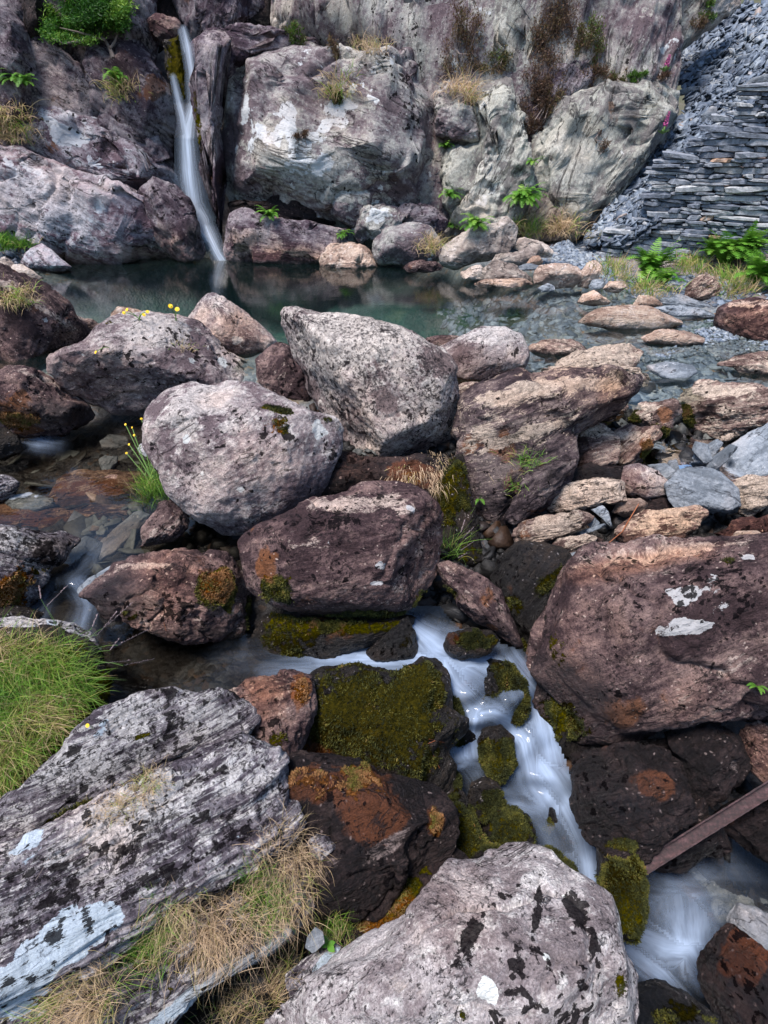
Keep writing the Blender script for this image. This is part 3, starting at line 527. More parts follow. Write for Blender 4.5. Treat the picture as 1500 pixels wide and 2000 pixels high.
B('1006,1045 1018,1025 1060,1012 1130,1000 1155,1008 1150,1022 1105,1042 1040,1064 1015,1068', 'bed', 'long narrow brown stone lowest left in the stacked stones', z=-0.4, T=.7, seed=96, fol=12, p=3.2, spots='pale 1090 1015 60 .8;orange 1020 1050 16 .8')
B('1208,1042 1222,1020 1262,1000 1368,992 1375,1010 1350,1035 1322,1054 1235,1060', 'bed', 'long pinkish block lying on top of the huge right boulder', z=-0.32, T=.7, seed=97, fol=10, p=3.6, cut=4, spots='pale 1290 1010 70 .8;tan 1290 1040 80 .6')
B('1075,1075 1090,1055 1140,1046 1176,1048 1168,1062 1120,1078 1095,1090', 'bed', 'thin curved tan stone above the mossy hollow', z=-0.42, T=.8, seed=98, sub=6, name='stone', spots='pale 1130 1055 40 .9;orange 1080 1070 14 .8')
B('1395,1040 1440,1015 1560,1000 1560,1050 1470,1055 1410,1055', 'brown', 'flat rusty brown rock at the right edge on the huge right boulder', z=-0.3, T=.5, seed=99, fol=8, spots='tan 1460 1030 80 1', name='rock')
B('1424,1052 1440,1038 1480,1036 1492,1048 1470,1058', 'tan', 'small pale stone resting on the upper edge of the huge right boulder', z=-0.27, T=.8, seed=100, sub=5, name='stone')
B('1395,905 1430,870 1500,830 1570,815 1570,960 1500,935 1440,935', 'slate', 'broad tilted slate slab leaning into the stream at the right edge', z=-0.22, T=.25, seed=101, fol=30, cut=1, p=5, rough=.5, tilt=(-.5, -.5, 1), name='slate_slab')
for i, (o_, lab, s_) in enumerate([
    ('1345,905 1360,880 1400,858 1412,866 1395,890 1362,915', 'upright blue slate shard next to the humped banded ledge', 0), ('1372,925 1390,895 1425,868 1440,874 1420,900 1385,930', 'upright slate shard leaning on the broad tilted slab', 1),
    ('1352,880 1358,862 1382,868 1392,900 1375,905', 'dark slate shard under the tiny cascade ledge', 2), ('1262,908 1300,905 1325,925 1300,938', 'flat blue slate behind the olive grey cobble', 3), ('1448,862 1460,845 1488,842 1478,862 1455,872', 'small dark slate tucked below the right edge ledge', 4),
    ('1298,920 1306,900 1322,898 1326,915 1312,928', 'small rounded dark slate behind the scalloped slab', 5), ('1154,995 1178,988 1188,1000 1198,1035 1175,1012', 'dark blue triangular slate standing between two long stones', 6), ('1140,1018 1155,1005 1172,1022 1158,1034', 'small square slate left of the triangular slate', 7),
    ('1120,1042 1180,1022 1185,1028 1135,1046', 'thin slate splinter below the triangular slate', 8), ('1090,1085 1200,1060 1218,1055 1170,1080 1110,1096', 'long thin wet slate above the huge right boulder', 9), ('1158,925 1185,922 1195,932 1170,938', 'small oval slate above the long pale flat stone', 10),
    ('1015,840 1015,840 1015,840', '', 99)]):
    if lab: B(o_, 'slate', lab, z=[-.25, -.25, -.22, -.22, -.2, -.22, -.36, -.36, -.4, -.42, -.28][i], T=.3, back=.6, seed=110 + i, fol=20 + 30 * (i % 3), cut=1, p=5, rough=.4, sub=4, name='slate')
# shore stones across the pool
SH = [('862,500 872,475 910,455 960,442 995,425 1004,440 1003,478 985,500 930,512 885,522 865,518', 'shore', 'long pale grey block at the far edge of the pool below the ferns', 9.4, 0.8, 121, -8),
      ('727,495 735,465 765,445 800,437 840,440 862,470 868,500 845,515 790,518 740,514', 'dome', 'rounded grey boulder at the foot of the cliff left of the pale block', 9.7, 0.8, 122, 20),
      ('790,460 820,445 845,450 850,470 800,480', 'dome', 'small grey boulder on top of the rounded boulder at the cliff foot', 9.9, 0.8, 123, 0),
      ('785,520 815,510 862,515 860,530 800,530', 'brown', 'low dark wet rock at the waterline under the rounded grey boulder', 9.2, 0.5, 124, 0),
      ('935,520 960,502 1020,495 1045,470 1062,488 1040,508 985,520', 'shore', 'flat pale ledge stone behind the angular shore stone', 8.9, 0.5, 125, 10),
      ('950,548 952,520 968,508 1010,520 1040,540 1042,552 990,555', 'shore', 'angular cream stone at the far right corner of the pool', 8.4, 0.7, 126, -15),
      ('898,533 930,520 955,525 950,545 910,545', 'shore', 'small low stone left of the angular cream stone', 8.7, 0.6, 127, 0),
      ('920,556 950,546 1040,546 1042,555 1000,562 940,560', 'tan', 'thin flat ledge reaching into the pool', 8.2, 0.3, 128, 0),
      ('1000,480 1012,468 1060,472 1082,488 1075,500 1030,498', 'shore', 'flat white stone on the blue slate gravel', 9.4, 0.5, 129, -8),
      ('1043,555 1045,530 1058,517 1100,515 1130,520 1136,542 1120,560 1080,562', 'tan', 'squat rounded pinkish boulder on the far shore', 8.3, 0.8, 130, 5),
      ('1128,560 1132,535 1150,512 1165,508 1174,520 1165,545 1150,562', 'tan', 'knobbly upright tan stone beside the squat pinkish boulder', 8.3, 0.9, 131, 60),
      ('1028,515 1040,500 1052,500 1062,512 1050,520', 'tan', 'small round pebble above the squat pinkish boulder', 8.7, 0.9, 132, 0),
      ('1012,520 1030,514 1060,520 1050,528 1020,528', 'slate', 'small flat slate left of the squat pinkish boulder', 8.6, 0.3, 133, 0),
      ('1178,563 1190,550 1218,550 1226,560 1210,572 1185,570', 'tan', 'small orange tinted stone at the waterline under the grass', 7.9, 0.8, 134, 0),
      ('1150,560 1158,545 1180,548 1182,562 1160,566', 'slate', 'small blue slate beside the knobbly tan stone', 8.1, 0.4, 135, 0),
      ('1050,562 1070,553 1085,558 1082,568 1060,570', 'slate', 'dark slate chip in the water before the pinkish boulder', 7.9, 0.3, 136, 0),
      ('1342,585 1350,555 1372,538 1392,545 1404,570 1395,588', 'bed', 'dark pale topped boulder between the two patches of ferns', 7.7, 0.8, 137, 30),
      ('1240,575 1260,560 1330,578 1400,600 1405,612 1330,600 1260,590', 'slate', 'long blue slate slab sloping into the shallows', 7.3, 0.25, 138, -10),
      ('1238,598 1250,575 1275,580 1296,594 1290,602', 'tan', 'rusty pink stone lying on the long blue slate slab', 7.1, 0.8, 139, -10),
      ('1250,600 1330,596 1400,608 1395,622 1330,618 1260,610', 'slate', 'rust flecked flat slate slab behind the pink oval boulder', 6.9, 0.2, 140, -5),
      ('1478,560 1482,535 1500,510 1560,500 1560,580 1500,585', 'shore', 'grey boulder cut off by the right edge beside the ferns', 7.8, 0.8, 141, 20),
      ('12,545 30,520 45,518 75,538 88,542 50,548 20,550', 'shore', 'flat pale stone at the left corner of the pool', 8.9, 0.5, 142, -10),
      ('-10,520 8,500 22,512 30,525 10,535', 'shore', 'small grey rock left of the flat pale corner stone', 9.0, 0.8, 143, 0),
      ('40,512 60,485 80,475 110,498 140,522 120,530 60,528', 'slope', 'tapered grey rock under the left cliff at the water', 9.3, 0.7, 144, -30)]
for o_, m_, lab, y_, T_, sd_, fo_ in SH:
    B(o_, m_, lab, y=y_, T=T_, seed=sd_, fol=fo_, name='boulder' if 'boulder' in lab else ('slate_slab' if 'slab' in lab else 'stone'), cat='boulder' if 'boulder' in lab else 'stone', sub=6 if T_ > .6 else 5,
      waterline=(0, .06), rough=.8, lean=20 if T_ > .6 else 50, back=.7, spots='tan 950 500 500 .3' if m_ == 'shore' else '')
# near boulders
B('482,1088 490,1058 512,1028 560,1000 620,975 700,956 770,952 815,972 845,1005 860,1055 852,1110 825,1150 780,1185 705,1205 640,1212 588,1200 538,1168 500,1130', 'brown', 'broad brown boulder with orange moss low on its left side above the stream', z=-0.2, T=.85, seed=151, fol=12, sub=7, p=2.6, cut=5, rough=.7,
  cuts=((0, .85, .5, .78),), spots='pale 700 985 140 1.1 28 4;black 640 1010 90 1 25;pale 620 1060 80 .6 30;white 800 1000 20 .8;black 760 975 60 .7 12;white 745 1105 18 1 12;white 740 1140 26 .9 7;white 640 1060 14 .6;moss 540 1150 45 1 40;orange 520 1110 28 1 40;moss 720 1200 120 1 14;wet 680 1200 160 .8 22;pale 640 1120 120 -.5;black 730 1070 10 .6 60;moss 820 1170 30 .7')
B('248,1112 262,1094 330,1088 400,1090 440,1082 468,1110 485,1150 488,1200 470,1238 400,1252 330,1246 270,1222 205,1205 165,1180 190,1130 225,1105', 'brown', 'low brown rock with a shaggy orange moss clump between the stream and the slates', z=-0.42, T=.75, seed=152, fol=-10, sub=7, cut=5,
  spots='moss 425 1150 52 1.1 58;orange 425 1140 40 1.2 45;wet 230 1170 75 1 60;moss 255 1200 28 .7 16;wet 350 1238 160 .8 16;pale 290 1105 60 .9 8;tan 330 1130 80 .6;moss 500 1200 40 .8;black 350 1200 60 .5')
B('268,1070 288,1020 312,985 345,978 362,995 368,1025 352,1048 310,1062', 'brown', 'wedge of dark brown rock under the round grey boulder holding the flower clump', z=-0.3, T=.8, seed=153, fol=45, name='rock', spots='pale 300 1040 14 1 5 55;black 330 1030 40 .5;wet 320 1060 60 .6 12')
B('-60,1035 0,1028 60,1032 110,1040 158,1056 142,1080 95,1118 62,1175 20,1200 -60,1190', 'slab', 'dark boulder with orange moss on its lower side at the left edge in the stream', z=-0.32, T=.7, seed=154, fol=-15, spots='pale 20 1060 60 .8 20;moss 60 1130 60 .6;orange 30 1140 60 1.1;moss 20 1160 50 1;wet 120 1080 60 .8 30;black 90 1060 60 .9')
B('-40,930 0,928 30,935 38,950 20,975 -40,975', 'slab', 'small fuzzy dark stone at the left edge in the dark stream', z=-0.3, T=.8, seed=155, sub=5, name='stone')
B('-50,840 10,838 38,858 40,885 10,895 -50,895', 'mossrock', 'wet dark stone at the left edge below the purple boulder', z=-0.28, T=.8, seed=156, sub=5, name='stone')
B('-40,1205 30,1206 90,1216 140,1220 180,1243 196,1270 170,1300 60,1330 -40,1330', 'slab', 'white lichened rock behind the large grass tussock', z=-0.3, T=.6, seed=157, fol=-5, name='rock', spots='pale 80 1240 90 1;white 100 1245 60 .6;black 170 1250 25 .8')
B('600,1345 640,1318 700,1310 760,1312 800,1300 850,1298 866,1330 862,1375 900,1400 902,1440 870,1470 872,1545 840,1560 780,1540 700,1520 640,1500 595,1450', 'mossrock', 'mossy green boulder in the middle of the cascade', z=-0.72, T=.7, seed=158, grow=1.1, fol=60, sub=7, cut=7,
  spots='moss 710 1400 200 1.0 130;moss 640 1430 60 1.25;moss 800 1370 70 1.25;orange 620 1480 50 .8;moss 830 1340 70 1.2;moss 620 1420 45 1.1 40;moss 780 1450 90 .9;wet 740 1400 200 .6;moss 820 1500 70 .9')
B('430,1352 500,1328 570,1318 603,1325 608,1372 590,1440 575,1500 540,1500 500,1440 480,1390', 'brown', 'brown end block of the foreground slab with an orange moss rim', z=-0.5, T=.7, seed=159, grow=1.1, fol=20, spots='orange 590 1350 22 1.2 50;moss 590 1350 16 .9 40;tan 520 1345 60 1;black 530 1410 40 .6;moss 545 1450 30 .7', cut=5)
B('548,1500 600,1478 700,1490 800,1528 850,1556 872,1600 862,1655 800,1695 750,1730 690,1790 640,1850 600,1800 590,1700 570,1600', 'dark', 'rust red mossy rock between the long slab and the cascade', z=-0.68, T=.7, seed=160, grow=1.1, fol=28, sub=7, cut=7,
  spots='orange 620 1530 80 1.3 45;moss 620 1530 70 .8 40;orange 850 1600 22 1.3 40;moss 852 1600 16 .9 40;white 690 1588 10 1;white 640 1555 8 .8;pale 760 1650 90 1.0 18 30;pale 640 1700 60 1 20 40;orange 740 1560 90 1;moss 700 1520 60 .7;pale 620 1640 20 1')
B('846,1112 872,1100 930,1118 975,1155 1000,1215 1012,1275 985,1262 950,1220 905,1185 860,1150', 'brown', 'leaning brown wedge beside the mossy gap above the cascade', z=-0.5, T=.8, seed=161, fol=-45, name='rock', spots='moss 880 1165 50 .7 14 -40;orange 950 1170 30 .9;black 960 1200 40 .5;orange 960 1225 12 1.2;wet 960 1240 50 .5')
B('868,1260 880,1236 920,1228 960,1232 975,1250 955,1275 910,1288 880,1285', 'mossrock', 'flat green moss covered stone at the head of the cascade', z=-0.58, T=.6, seed=162, fol=-15, name='stone', spots='moss 925 1250 45 1.1 20;wet 880 1260 40 1;orange 880 1245 20 .8')
B('915,1300 960,1290 1000,1300 1026,1335 1032,1390 1010,1415 985,1405 930,1398 900,1380 892,1335', 'mossrock', 'broad mossy stone the water pours over', z=-0.81, T=.6, seed=163, fol=-50, spots='moss 1000 1340 50 1.2 70;moss 920 1380 60 .9;orange 900 1350 40 .8;wet 950 1340 120 .9;moss 1010 1400 30 1')
B('935,1450 950,1420 975,1412 1002,1440 1004,1490 985,1530 960,1528 940,1490', 'mossrock', 'upright mossy stone splitting the cascade', z=-0.95, T=.9, seed=164, fol=80, name='stone', spots='moss 975 1490 50 1.3 60;wet 950 1440 40 1;pale 955 1448 10 1.4;moss 990 1450 20 .9')
B('848,1380 870,1350 895,1370 905,1400 890,1430 862,1420', 'mossrock', 'round moss cushion stone beside the mossy green boulder', z=-0.78, T=.9, seed=165, name='stone', spots='moss 880 1390 50 1.2', sub=5)
B('858,1510 872,1500 895,1512 898,1540 876,1552 860,1540', 'mossrock', 'small round moss stone under the thin side trickle', z=-0.98, T=.9, seed=166, name='stone', spots='moss 878 1525 40 1.2', sub=5)
B('914,1560 922,1530 950,1522 978,1538 985,1570 960,1608 935,1615 918,1590', 'mossrock', 'dark mossy stone with a bare grey top in the cascade', z=-1.0, T=.9, seed=167, name='stone', spots='moss 965 1580 40 1.1;pale 944 1560 14 1.6 9;moss 920 1590 20 1;wet 944 1560 20 .6')
B('858,1580 900,1570 925,1600 948,1640 955,1680 920,1710 870,1720 862,1660', 'mossrock', 'green moss bank right of the rust red rock', z=-0.98, T=.8, seed=168, fol=-60, name='rock', spots='moss 900 1640 80 1.2')
B('945,1610 965,1585 1000,1578 1030,1590 1045,1625 1035,1668 990,1680 950,1668', 'mossrock', 'bright moss covered stone just behind the white spotted boulder', z=-1.05, T=.9, seed=169, spots='moss 1000 1620 60 1.2', name='stone')
B('1010,1595 1035,1560 1070,1550 1092,1585 1092,1620 1065,1640 1030,1642', 'mossrock', 'drowned stone under the silky water', z=-1.26, T=.7, seed=170, spots='moss 1060 1620 40 .7;wet 1050 1590 80 1', name='stone')
B('870,1560 895,1540 915,1560 912,1590 880,1590', 'mossrock', 'small wet stone behind the bare topped mossy stone', z=-1.0, T=.8, seed=171, name='stone', sub=5, spots='wet 890 1570 40 1;moss 890 1550 20 .8')
B('920,1700 905,1665 945,1645 985,1650 1000,1680', 'mossrock', 'dark wet stone with a moss rim touching the white spotted boulder', z=-0.95, T=.8, seed=172, name='stone', sub=5, spots='moss 950 1655 45 1 8')
B('775,1215 795,1205 812,1240 812,1285 780,1290 740,1290 700,1285 740,1250', 'mossrock', 'dark wet stone between the two streams of white water', z=-0.62, T=.6, seed=173, name='stone', spots='wet 780 1250 80 1;moss 790 1260 30 .6')
B('488,1250 520,1200 580,1205 660,1215 740,1210 800,1190 830,1185 800,1230 740,1262 640,1285 560,1290 500,1285', 'mossrock', 'wet moss shelf under the broad brown boulder', z=-0.62, T=.5, seed=174, fol=5, name='rock_ledge', cat='rock ledge', spots='moss 560 1230 70 .9;moss 700 1225 120 1 18;wet 640 1260 200 1 26;orange 640 1220 60 .5')
# huge right boulder
B('1070,1190 1085,1148 1120,1108 1160,1082 1250,1066 1350,1056 1440,1042 1530,1030 1640,1060 1640,1290 1510,1372 1410,1402 1310,1420 1240,1462 1180,1472 1110,1445 1062,1390 1040,1330 1052,1260', 'brown', 'huge purple brown boulder on the right with white and yellow lichen', z=-0.35, T=.75, seed=175, fol=28, sub=7, p=3.0, cut=7, ftilt=15,
  cuts=((0, .85, .5, .80), (-.35, -.5, .75, .86)), spots='tan 1250 1100 160 1 30 10;pale 1270 1085 160 .6 20 6;white 1462 1090 20 1.4 17;white 1340 1160 70 1.1 26 15;white 1350 1222 75 1.2 20 5;white 1390 1140 36 1;white 1420 1180 60 .8;black 1350 1150 60 .8;black 1430 1150 60 .6;moss 1425 1095 14 .9;moss 1100 1400 60 1 50;moss 1090 1260 35 .6 50;wet 1110 1380 110 1 110;wet 1200 1440 120 .8 30;pale 1200 1360 140 -1;pale 1190 1200 100 -.5;black 1150 1150 60 -.3;orange 1200 1400 60 .5')
B('1395,1360 1450,1330 1520,1290 1600,1270 1600,1420 1500,1410 1440,1400', 'brown', 'shaded brown rock below the huge boulder at the right edge', z=-0.6, T=.6, seed=176, fol=20, name='rock')
B('985,1085 1010,1065 1060,1062 1110,1085 1130,1110 1090,1150 1065,1200 1050,1260 1030,1290 1005,1240 985,1180 960,1130', 'mossrock', 'dark mossy hollow rock left of the huge right boulder', z=-0.52, T=.6, seed=177, fol=50, spots='moss 1080 1130 50 1 20 40;moss 1000 1180 30 .7;pale 1035 1090 16 1 9 -60;pale 1010 1130 14 .9;pale 1040 1215 14 .9 6 50;moss 1030 1270 30 1;wet 1040 1170 120 .7')
# lower right dark rocks
B('1120,1500 1150,1475 1200,1470 1290,1468 1320,1480 1350,1540 1345,1605 1300,1645 1240,1690 1200,1668 1160,1620 1132,1560', 'dark', 'dark glistening rock with a rust stained shoulder left of the iron bar', z=-0.85, T=.8, seed=178, fol=15, sub=7, cut=9, spots='orange 1290 1530 50 1.3 30;pale 1310 1550 40 .9 14 20;wet 1140 1550 120 .8 90;moss 1220 1650 35 1 18;pale 1190 1500 60 .5', rough=1.2)
B('1305,1450 1335,1420 1380,1405 1430,1440 1460,1485 1445,1520 1400,1565 1360,1560 1330,1500', 'dark', 'angular black purple rock under the huge right boulder', z=-0.8, T=.9, seed=179, fol=50, cut=9, spots='pale 1370 1440 40 .9;pale 1440 1500 20 .8', rough=1.2)
B('1445,1470 1455,1425 1480,1410 1530,1440 1560,1500 1500,1530 1465,1500', 'brown', 'small reddish rock at the right edge above the iron bar', z=-0.75, T=.9, seed=180, fol=-40, name='rock', spots='tan 1480 1470 60 1')
B('1330,1590 1345,1565 1375,1562 1382,1590 1362,1610 1335,1608', 'dark', 'small brown stone wedged behind the iron bar', z=-0.9, T=.9, seed=181, name='stone', sub=5, spots='pale 1360 1590 20 .8')
B('1400,1600 1440,1570 1510,1540 1600,1560 1600,1700 1510,1690 1450,1650', 'dark', 'long shaded rock behind the iron bar at the right edge', z=-1.05, T=.6, seed=182, fol=20, name='rock')
B('1165,1660 1180,1648 1215,1665 1245,1668 1256,1700 1262,1780 1240,1840 1215,1830 1185,1790 1165,1730', 'mossrock', 'dripping mossy block between the cascade and the lower pool', z=-1.0, T=.9, seed=183, fol=80, cut=5, p=3.2, spots='moss 1230 1750 70 1.2 100;wet 1190 1700 80 1 60;moss 1210 1655 40 .9 10')
B('1030,1655 1080,1660 1120,1690 1145,1760 1150,1790 1110,1790 1060,1750', 'mossrock', 'thin mossy edge of rock below the silky water', z=-1.12, T=.6, seed=184, fol=-50, name='rock', spots='moss 1100 1700 70 1')
B('1178,1960 1200,1930 1280,1915 1340,1945 1400,1985 1440,2060 1300,2090 1160,2060', 'mossrock', 'green slimed rock with water sliding over it at the bottom edge', z=-1.15, T=.5, seed=185, fol=-30, spots='moss 1330 1985 80 .8 30;wet 1280 1980 200 1')
B('1368,1880 1395,1835 1420,1802 1460,1830 1530,1900 1560,2060 1460,2060 1410,1990 1378,1930', 'dark', 'split wet slab with an orange stripe at the bottom right corner', z=-1.1, T=.4, seed=186, fol=-45, p=3.4, spots='orange 1450 1840 24 1.6 80 -50;orange 1480 1880 20 1.6 60 -50;wet 1430 1930 120 .8', name='rock_slab', cat='rock slab')
B('1418,1800 1440,1765 1480,1775 1560,1820 1560,1960 1500,1890 1450,1830', 'slate', 'blue grey slate slab behind the orange striped slab', z=-1.18, T=.25, seed=187, fol=-40, p=4, cut=1, name='slate_slab', spots='black 1480 1850 60 .8;wet 1480 1850 100 .5')
B('1345,1700 1370,1680 1420,1690 1450,1720 1440,1755 1390,1750', 'slate', 'drowned slate slab nearer the iron bar in the lower pool', z=-1.56, T=.25, seed=188, p=4, cut=0, name='slate_slab', tilt=(0, -.1, 1))
B('1390,1760 1440,1740 1500,1760 1520,1810 1440,1830 1400,1800', 'slate', 'drowned slate slab nearer the right edge in the lower pool', z=-1.58, T=.25, seed=189, p=4, cut=0, name='slate_slab', tilt=(0, -.1, 1))
# foreground
B('-120,1690 -40,1600 60,1520 150,1440 195,1392 280,1362 350,1352 430,1350 490,1372 500,1410 496,1440 420,1470 300,1530 150,1600 40,1650 -60,1720', 'slab', 'upper ledge of the pale streaked slab beside the large tussock', z=-0.36, T=.45, seed=190, fol=27, sub=7, p=4.2, cut=3, fstr=2.2, facet=.35, name='rock_slab', cat='rock slab', ftilt=20,
  spots='pale 200 1460 140 1 60 30;pale 400 1400 80 .5;white 170 1440 60 .5 20 35;black 240 1440 20 .8 14;black 330 1420 80 .5;moss 340 1415 14 .8 6;moss 140 1585 60 .9 12 25;moss 270 1440 24 .8 6 20;black 450 1360 40 .7', rough=.62)
B('-120,1760 0,1655 120,1610 240,1555 340,1505 430,1465 495,1435 540,1478 552,1530 575,1580 592,1620 560,1665 480,1712 350,1792 200,1900 100,1990 0,2080 -120,2080', 'slab', 'long pale streaked slab filling the left foreground', z=-0.42, T=.5, seed=191, fol=28, sub=7, p=4.2, cut=3, ftilt=25, fstr=2.6, cracks=.6, rough=.62, facet=.35, name='rock_slab', cat='rock slab', ffreq=1.6,
  cuts=((.1, -.75, .6, .70), (-.1, .6, .8, .86)), spots='pale 300 1580 220 1 55 28;white 60 1640 40 .7;black 380 1610 50 1 22 20;black 150 1680 130 1.1 30 15;black 330 1700 160 .9 22 28;black 120 1760 120 .9 30 30;white 90 1870 130 1.7 55 35;white 30 1930 110 1.7 70 40;white 150 1810 60 1.5 24 30;black 110 1820 22 1.6;black 30 1780 50 1;white 350 1700 60 .7 8 30;white 430 1650 60 .7 6 30;moss 90 2000 30 .6;white 80 1680 50 .6;moss 170 1650 24 .7 12;pale 480 1500 60 .6')
B('130,2090 200,2000 300,1950 420,1890 520,1830 600,1770 632,1758 622,1795 560,1845 450,1905 380,1962 320,2030 280,2090', 'slab', 'narrow lower ledge with a bluish white edge below the straw grass', z=-0.62, T=.5, seed=192, fol=30, name='rock_ledge', cat='rock ledge', spots='white 480 1880 170 1.5 16 32;white 330 1980 80 1.3 20 40;pale 300 1980 60 .6', p=3.2, cut=2)
B('560,1905 590,1880 640,1850 680,1840 690,1855 650,1885 600,1925 570,1960', 'slab', 'narrow pale rock under the blue slate beside the front boulder', z=-0.7, T=.7, seed=193, fol=40, name='rock', spots='white 640 1870 40 1.2 10 40')
B('596,1850 602,1828 615,1812 630,1820 634,1842 612,1862', 'slate', 'single blue slate piece leaning beside the broad green leaves', z=-0.6, T=.2, back=.4, seed=194, sub=4, name='slate', cut=0, p=6, rough=.3)
B('598,1640 620,1625 655,1640 660,1660 630,1680 600,1670', 'slab', 'small lichened lump of rock at the end of the long slab', z=-0.55, T=.8, seed=195, sub=5, name='rock')
B('500,2080 530,1995 590,1940 650,1900 720,1855 790,1800 850,1725 890,1695 945,1690 950,1662 990,1658 1040,1661 1075,1682 1110,1715 1160,1752 1205,1798 1238,1850 1236,1895 1222,1950 1180,2010 1150,2090', 'front', 'pale grey front boulder with black lichen and a big white lichen spot', z=-0.42, T=.75, seed=196, fol=35, sub=7, p=2.7, cut=6, rough=.7, fstr=.35,
  cuts=((-.55, -.3, .6, .80), (.1, .7, .7, .82)), spots='white 950 1935 33 1.5 44 20;white 1100 1752 14 1.5 12;white 1066 1868 10 1.4;white 990 1926 7 1.3;black 1050 1780 10 1.3 60 -20;black 1130 1790 26 1.3 50 15;black 1035 1910 60 .7;black 970 1760 60 1.1 12 25;black 920 1820 16 1.2 60 -40;black 1160 1840 14 1.3 50;black 1120 1960 70 .7;black 1000 1980 60 .6;black 700 1900 160 -.5;black 850 1780 100 -.4;moss 905 1983 8 .8;moss 1210 1930 18 .8 30;tan 900 1780 100 .3;white 1210 1855 18 .7;white 820 1870 14 .9;white 930 1850 30 .4')
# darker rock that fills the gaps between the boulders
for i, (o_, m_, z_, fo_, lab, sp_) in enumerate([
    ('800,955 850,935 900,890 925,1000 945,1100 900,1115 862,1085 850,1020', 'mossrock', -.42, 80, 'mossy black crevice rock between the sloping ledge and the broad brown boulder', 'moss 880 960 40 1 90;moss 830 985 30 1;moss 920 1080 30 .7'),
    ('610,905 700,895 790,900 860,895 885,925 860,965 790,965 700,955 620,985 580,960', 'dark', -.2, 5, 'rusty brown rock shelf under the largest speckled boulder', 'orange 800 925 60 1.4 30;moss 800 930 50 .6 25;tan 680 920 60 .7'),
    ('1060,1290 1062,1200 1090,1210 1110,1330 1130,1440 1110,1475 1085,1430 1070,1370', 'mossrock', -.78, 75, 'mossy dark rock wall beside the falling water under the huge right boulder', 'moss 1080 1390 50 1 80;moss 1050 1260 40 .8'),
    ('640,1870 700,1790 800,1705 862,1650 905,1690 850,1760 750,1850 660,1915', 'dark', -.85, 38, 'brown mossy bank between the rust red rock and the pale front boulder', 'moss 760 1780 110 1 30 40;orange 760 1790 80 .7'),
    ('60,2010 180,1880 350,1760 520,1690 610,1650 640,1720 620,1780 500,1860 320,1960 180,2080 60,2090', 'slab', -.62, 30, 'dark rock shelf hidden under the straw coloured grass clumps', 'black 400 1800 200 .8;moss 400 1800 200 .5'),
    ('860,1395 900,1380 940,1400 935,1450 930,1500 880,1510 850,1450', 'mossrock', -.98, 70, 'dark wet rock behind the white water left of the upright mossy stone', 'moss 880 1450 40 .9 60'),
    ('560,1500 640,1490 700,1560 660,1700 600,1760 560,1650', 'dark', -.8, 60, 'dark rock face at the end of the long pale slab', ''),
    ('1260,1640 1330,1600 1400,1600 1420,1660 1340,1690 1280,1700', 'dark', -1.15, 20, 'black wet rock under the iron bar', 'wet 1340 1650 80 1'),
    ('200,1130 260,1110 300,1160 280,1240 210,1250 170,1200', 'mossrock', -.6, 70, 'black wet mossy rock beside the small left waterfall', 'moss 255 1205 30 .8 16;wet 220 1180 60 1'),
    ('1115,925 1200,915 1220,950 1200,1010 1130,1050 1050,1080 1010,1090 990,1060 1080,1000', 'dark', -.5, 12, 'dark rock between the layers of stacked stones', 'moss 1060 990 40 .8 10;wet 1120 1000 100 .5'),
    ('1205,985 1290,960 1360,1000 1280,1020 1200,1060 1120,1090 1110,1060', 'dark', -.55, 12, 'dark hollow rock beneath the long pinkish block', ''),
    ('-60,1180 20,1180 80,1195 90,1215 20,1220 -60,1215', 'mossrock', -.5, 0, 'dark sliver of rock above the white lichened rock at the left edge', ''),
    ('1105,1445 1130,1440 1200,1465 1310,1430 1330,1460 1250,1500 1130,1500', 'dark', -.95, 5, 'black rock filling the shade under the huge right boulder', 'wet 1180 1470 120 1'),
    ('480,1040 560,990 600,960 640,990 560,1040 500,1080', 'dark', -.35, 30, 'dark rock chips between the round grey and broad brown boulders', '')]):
    B(o_, m_, lab, z=z_, T=.55, seed=400 + i, fol=fo_, name='rock', spots=sp_, grow=1.12, sub=6)
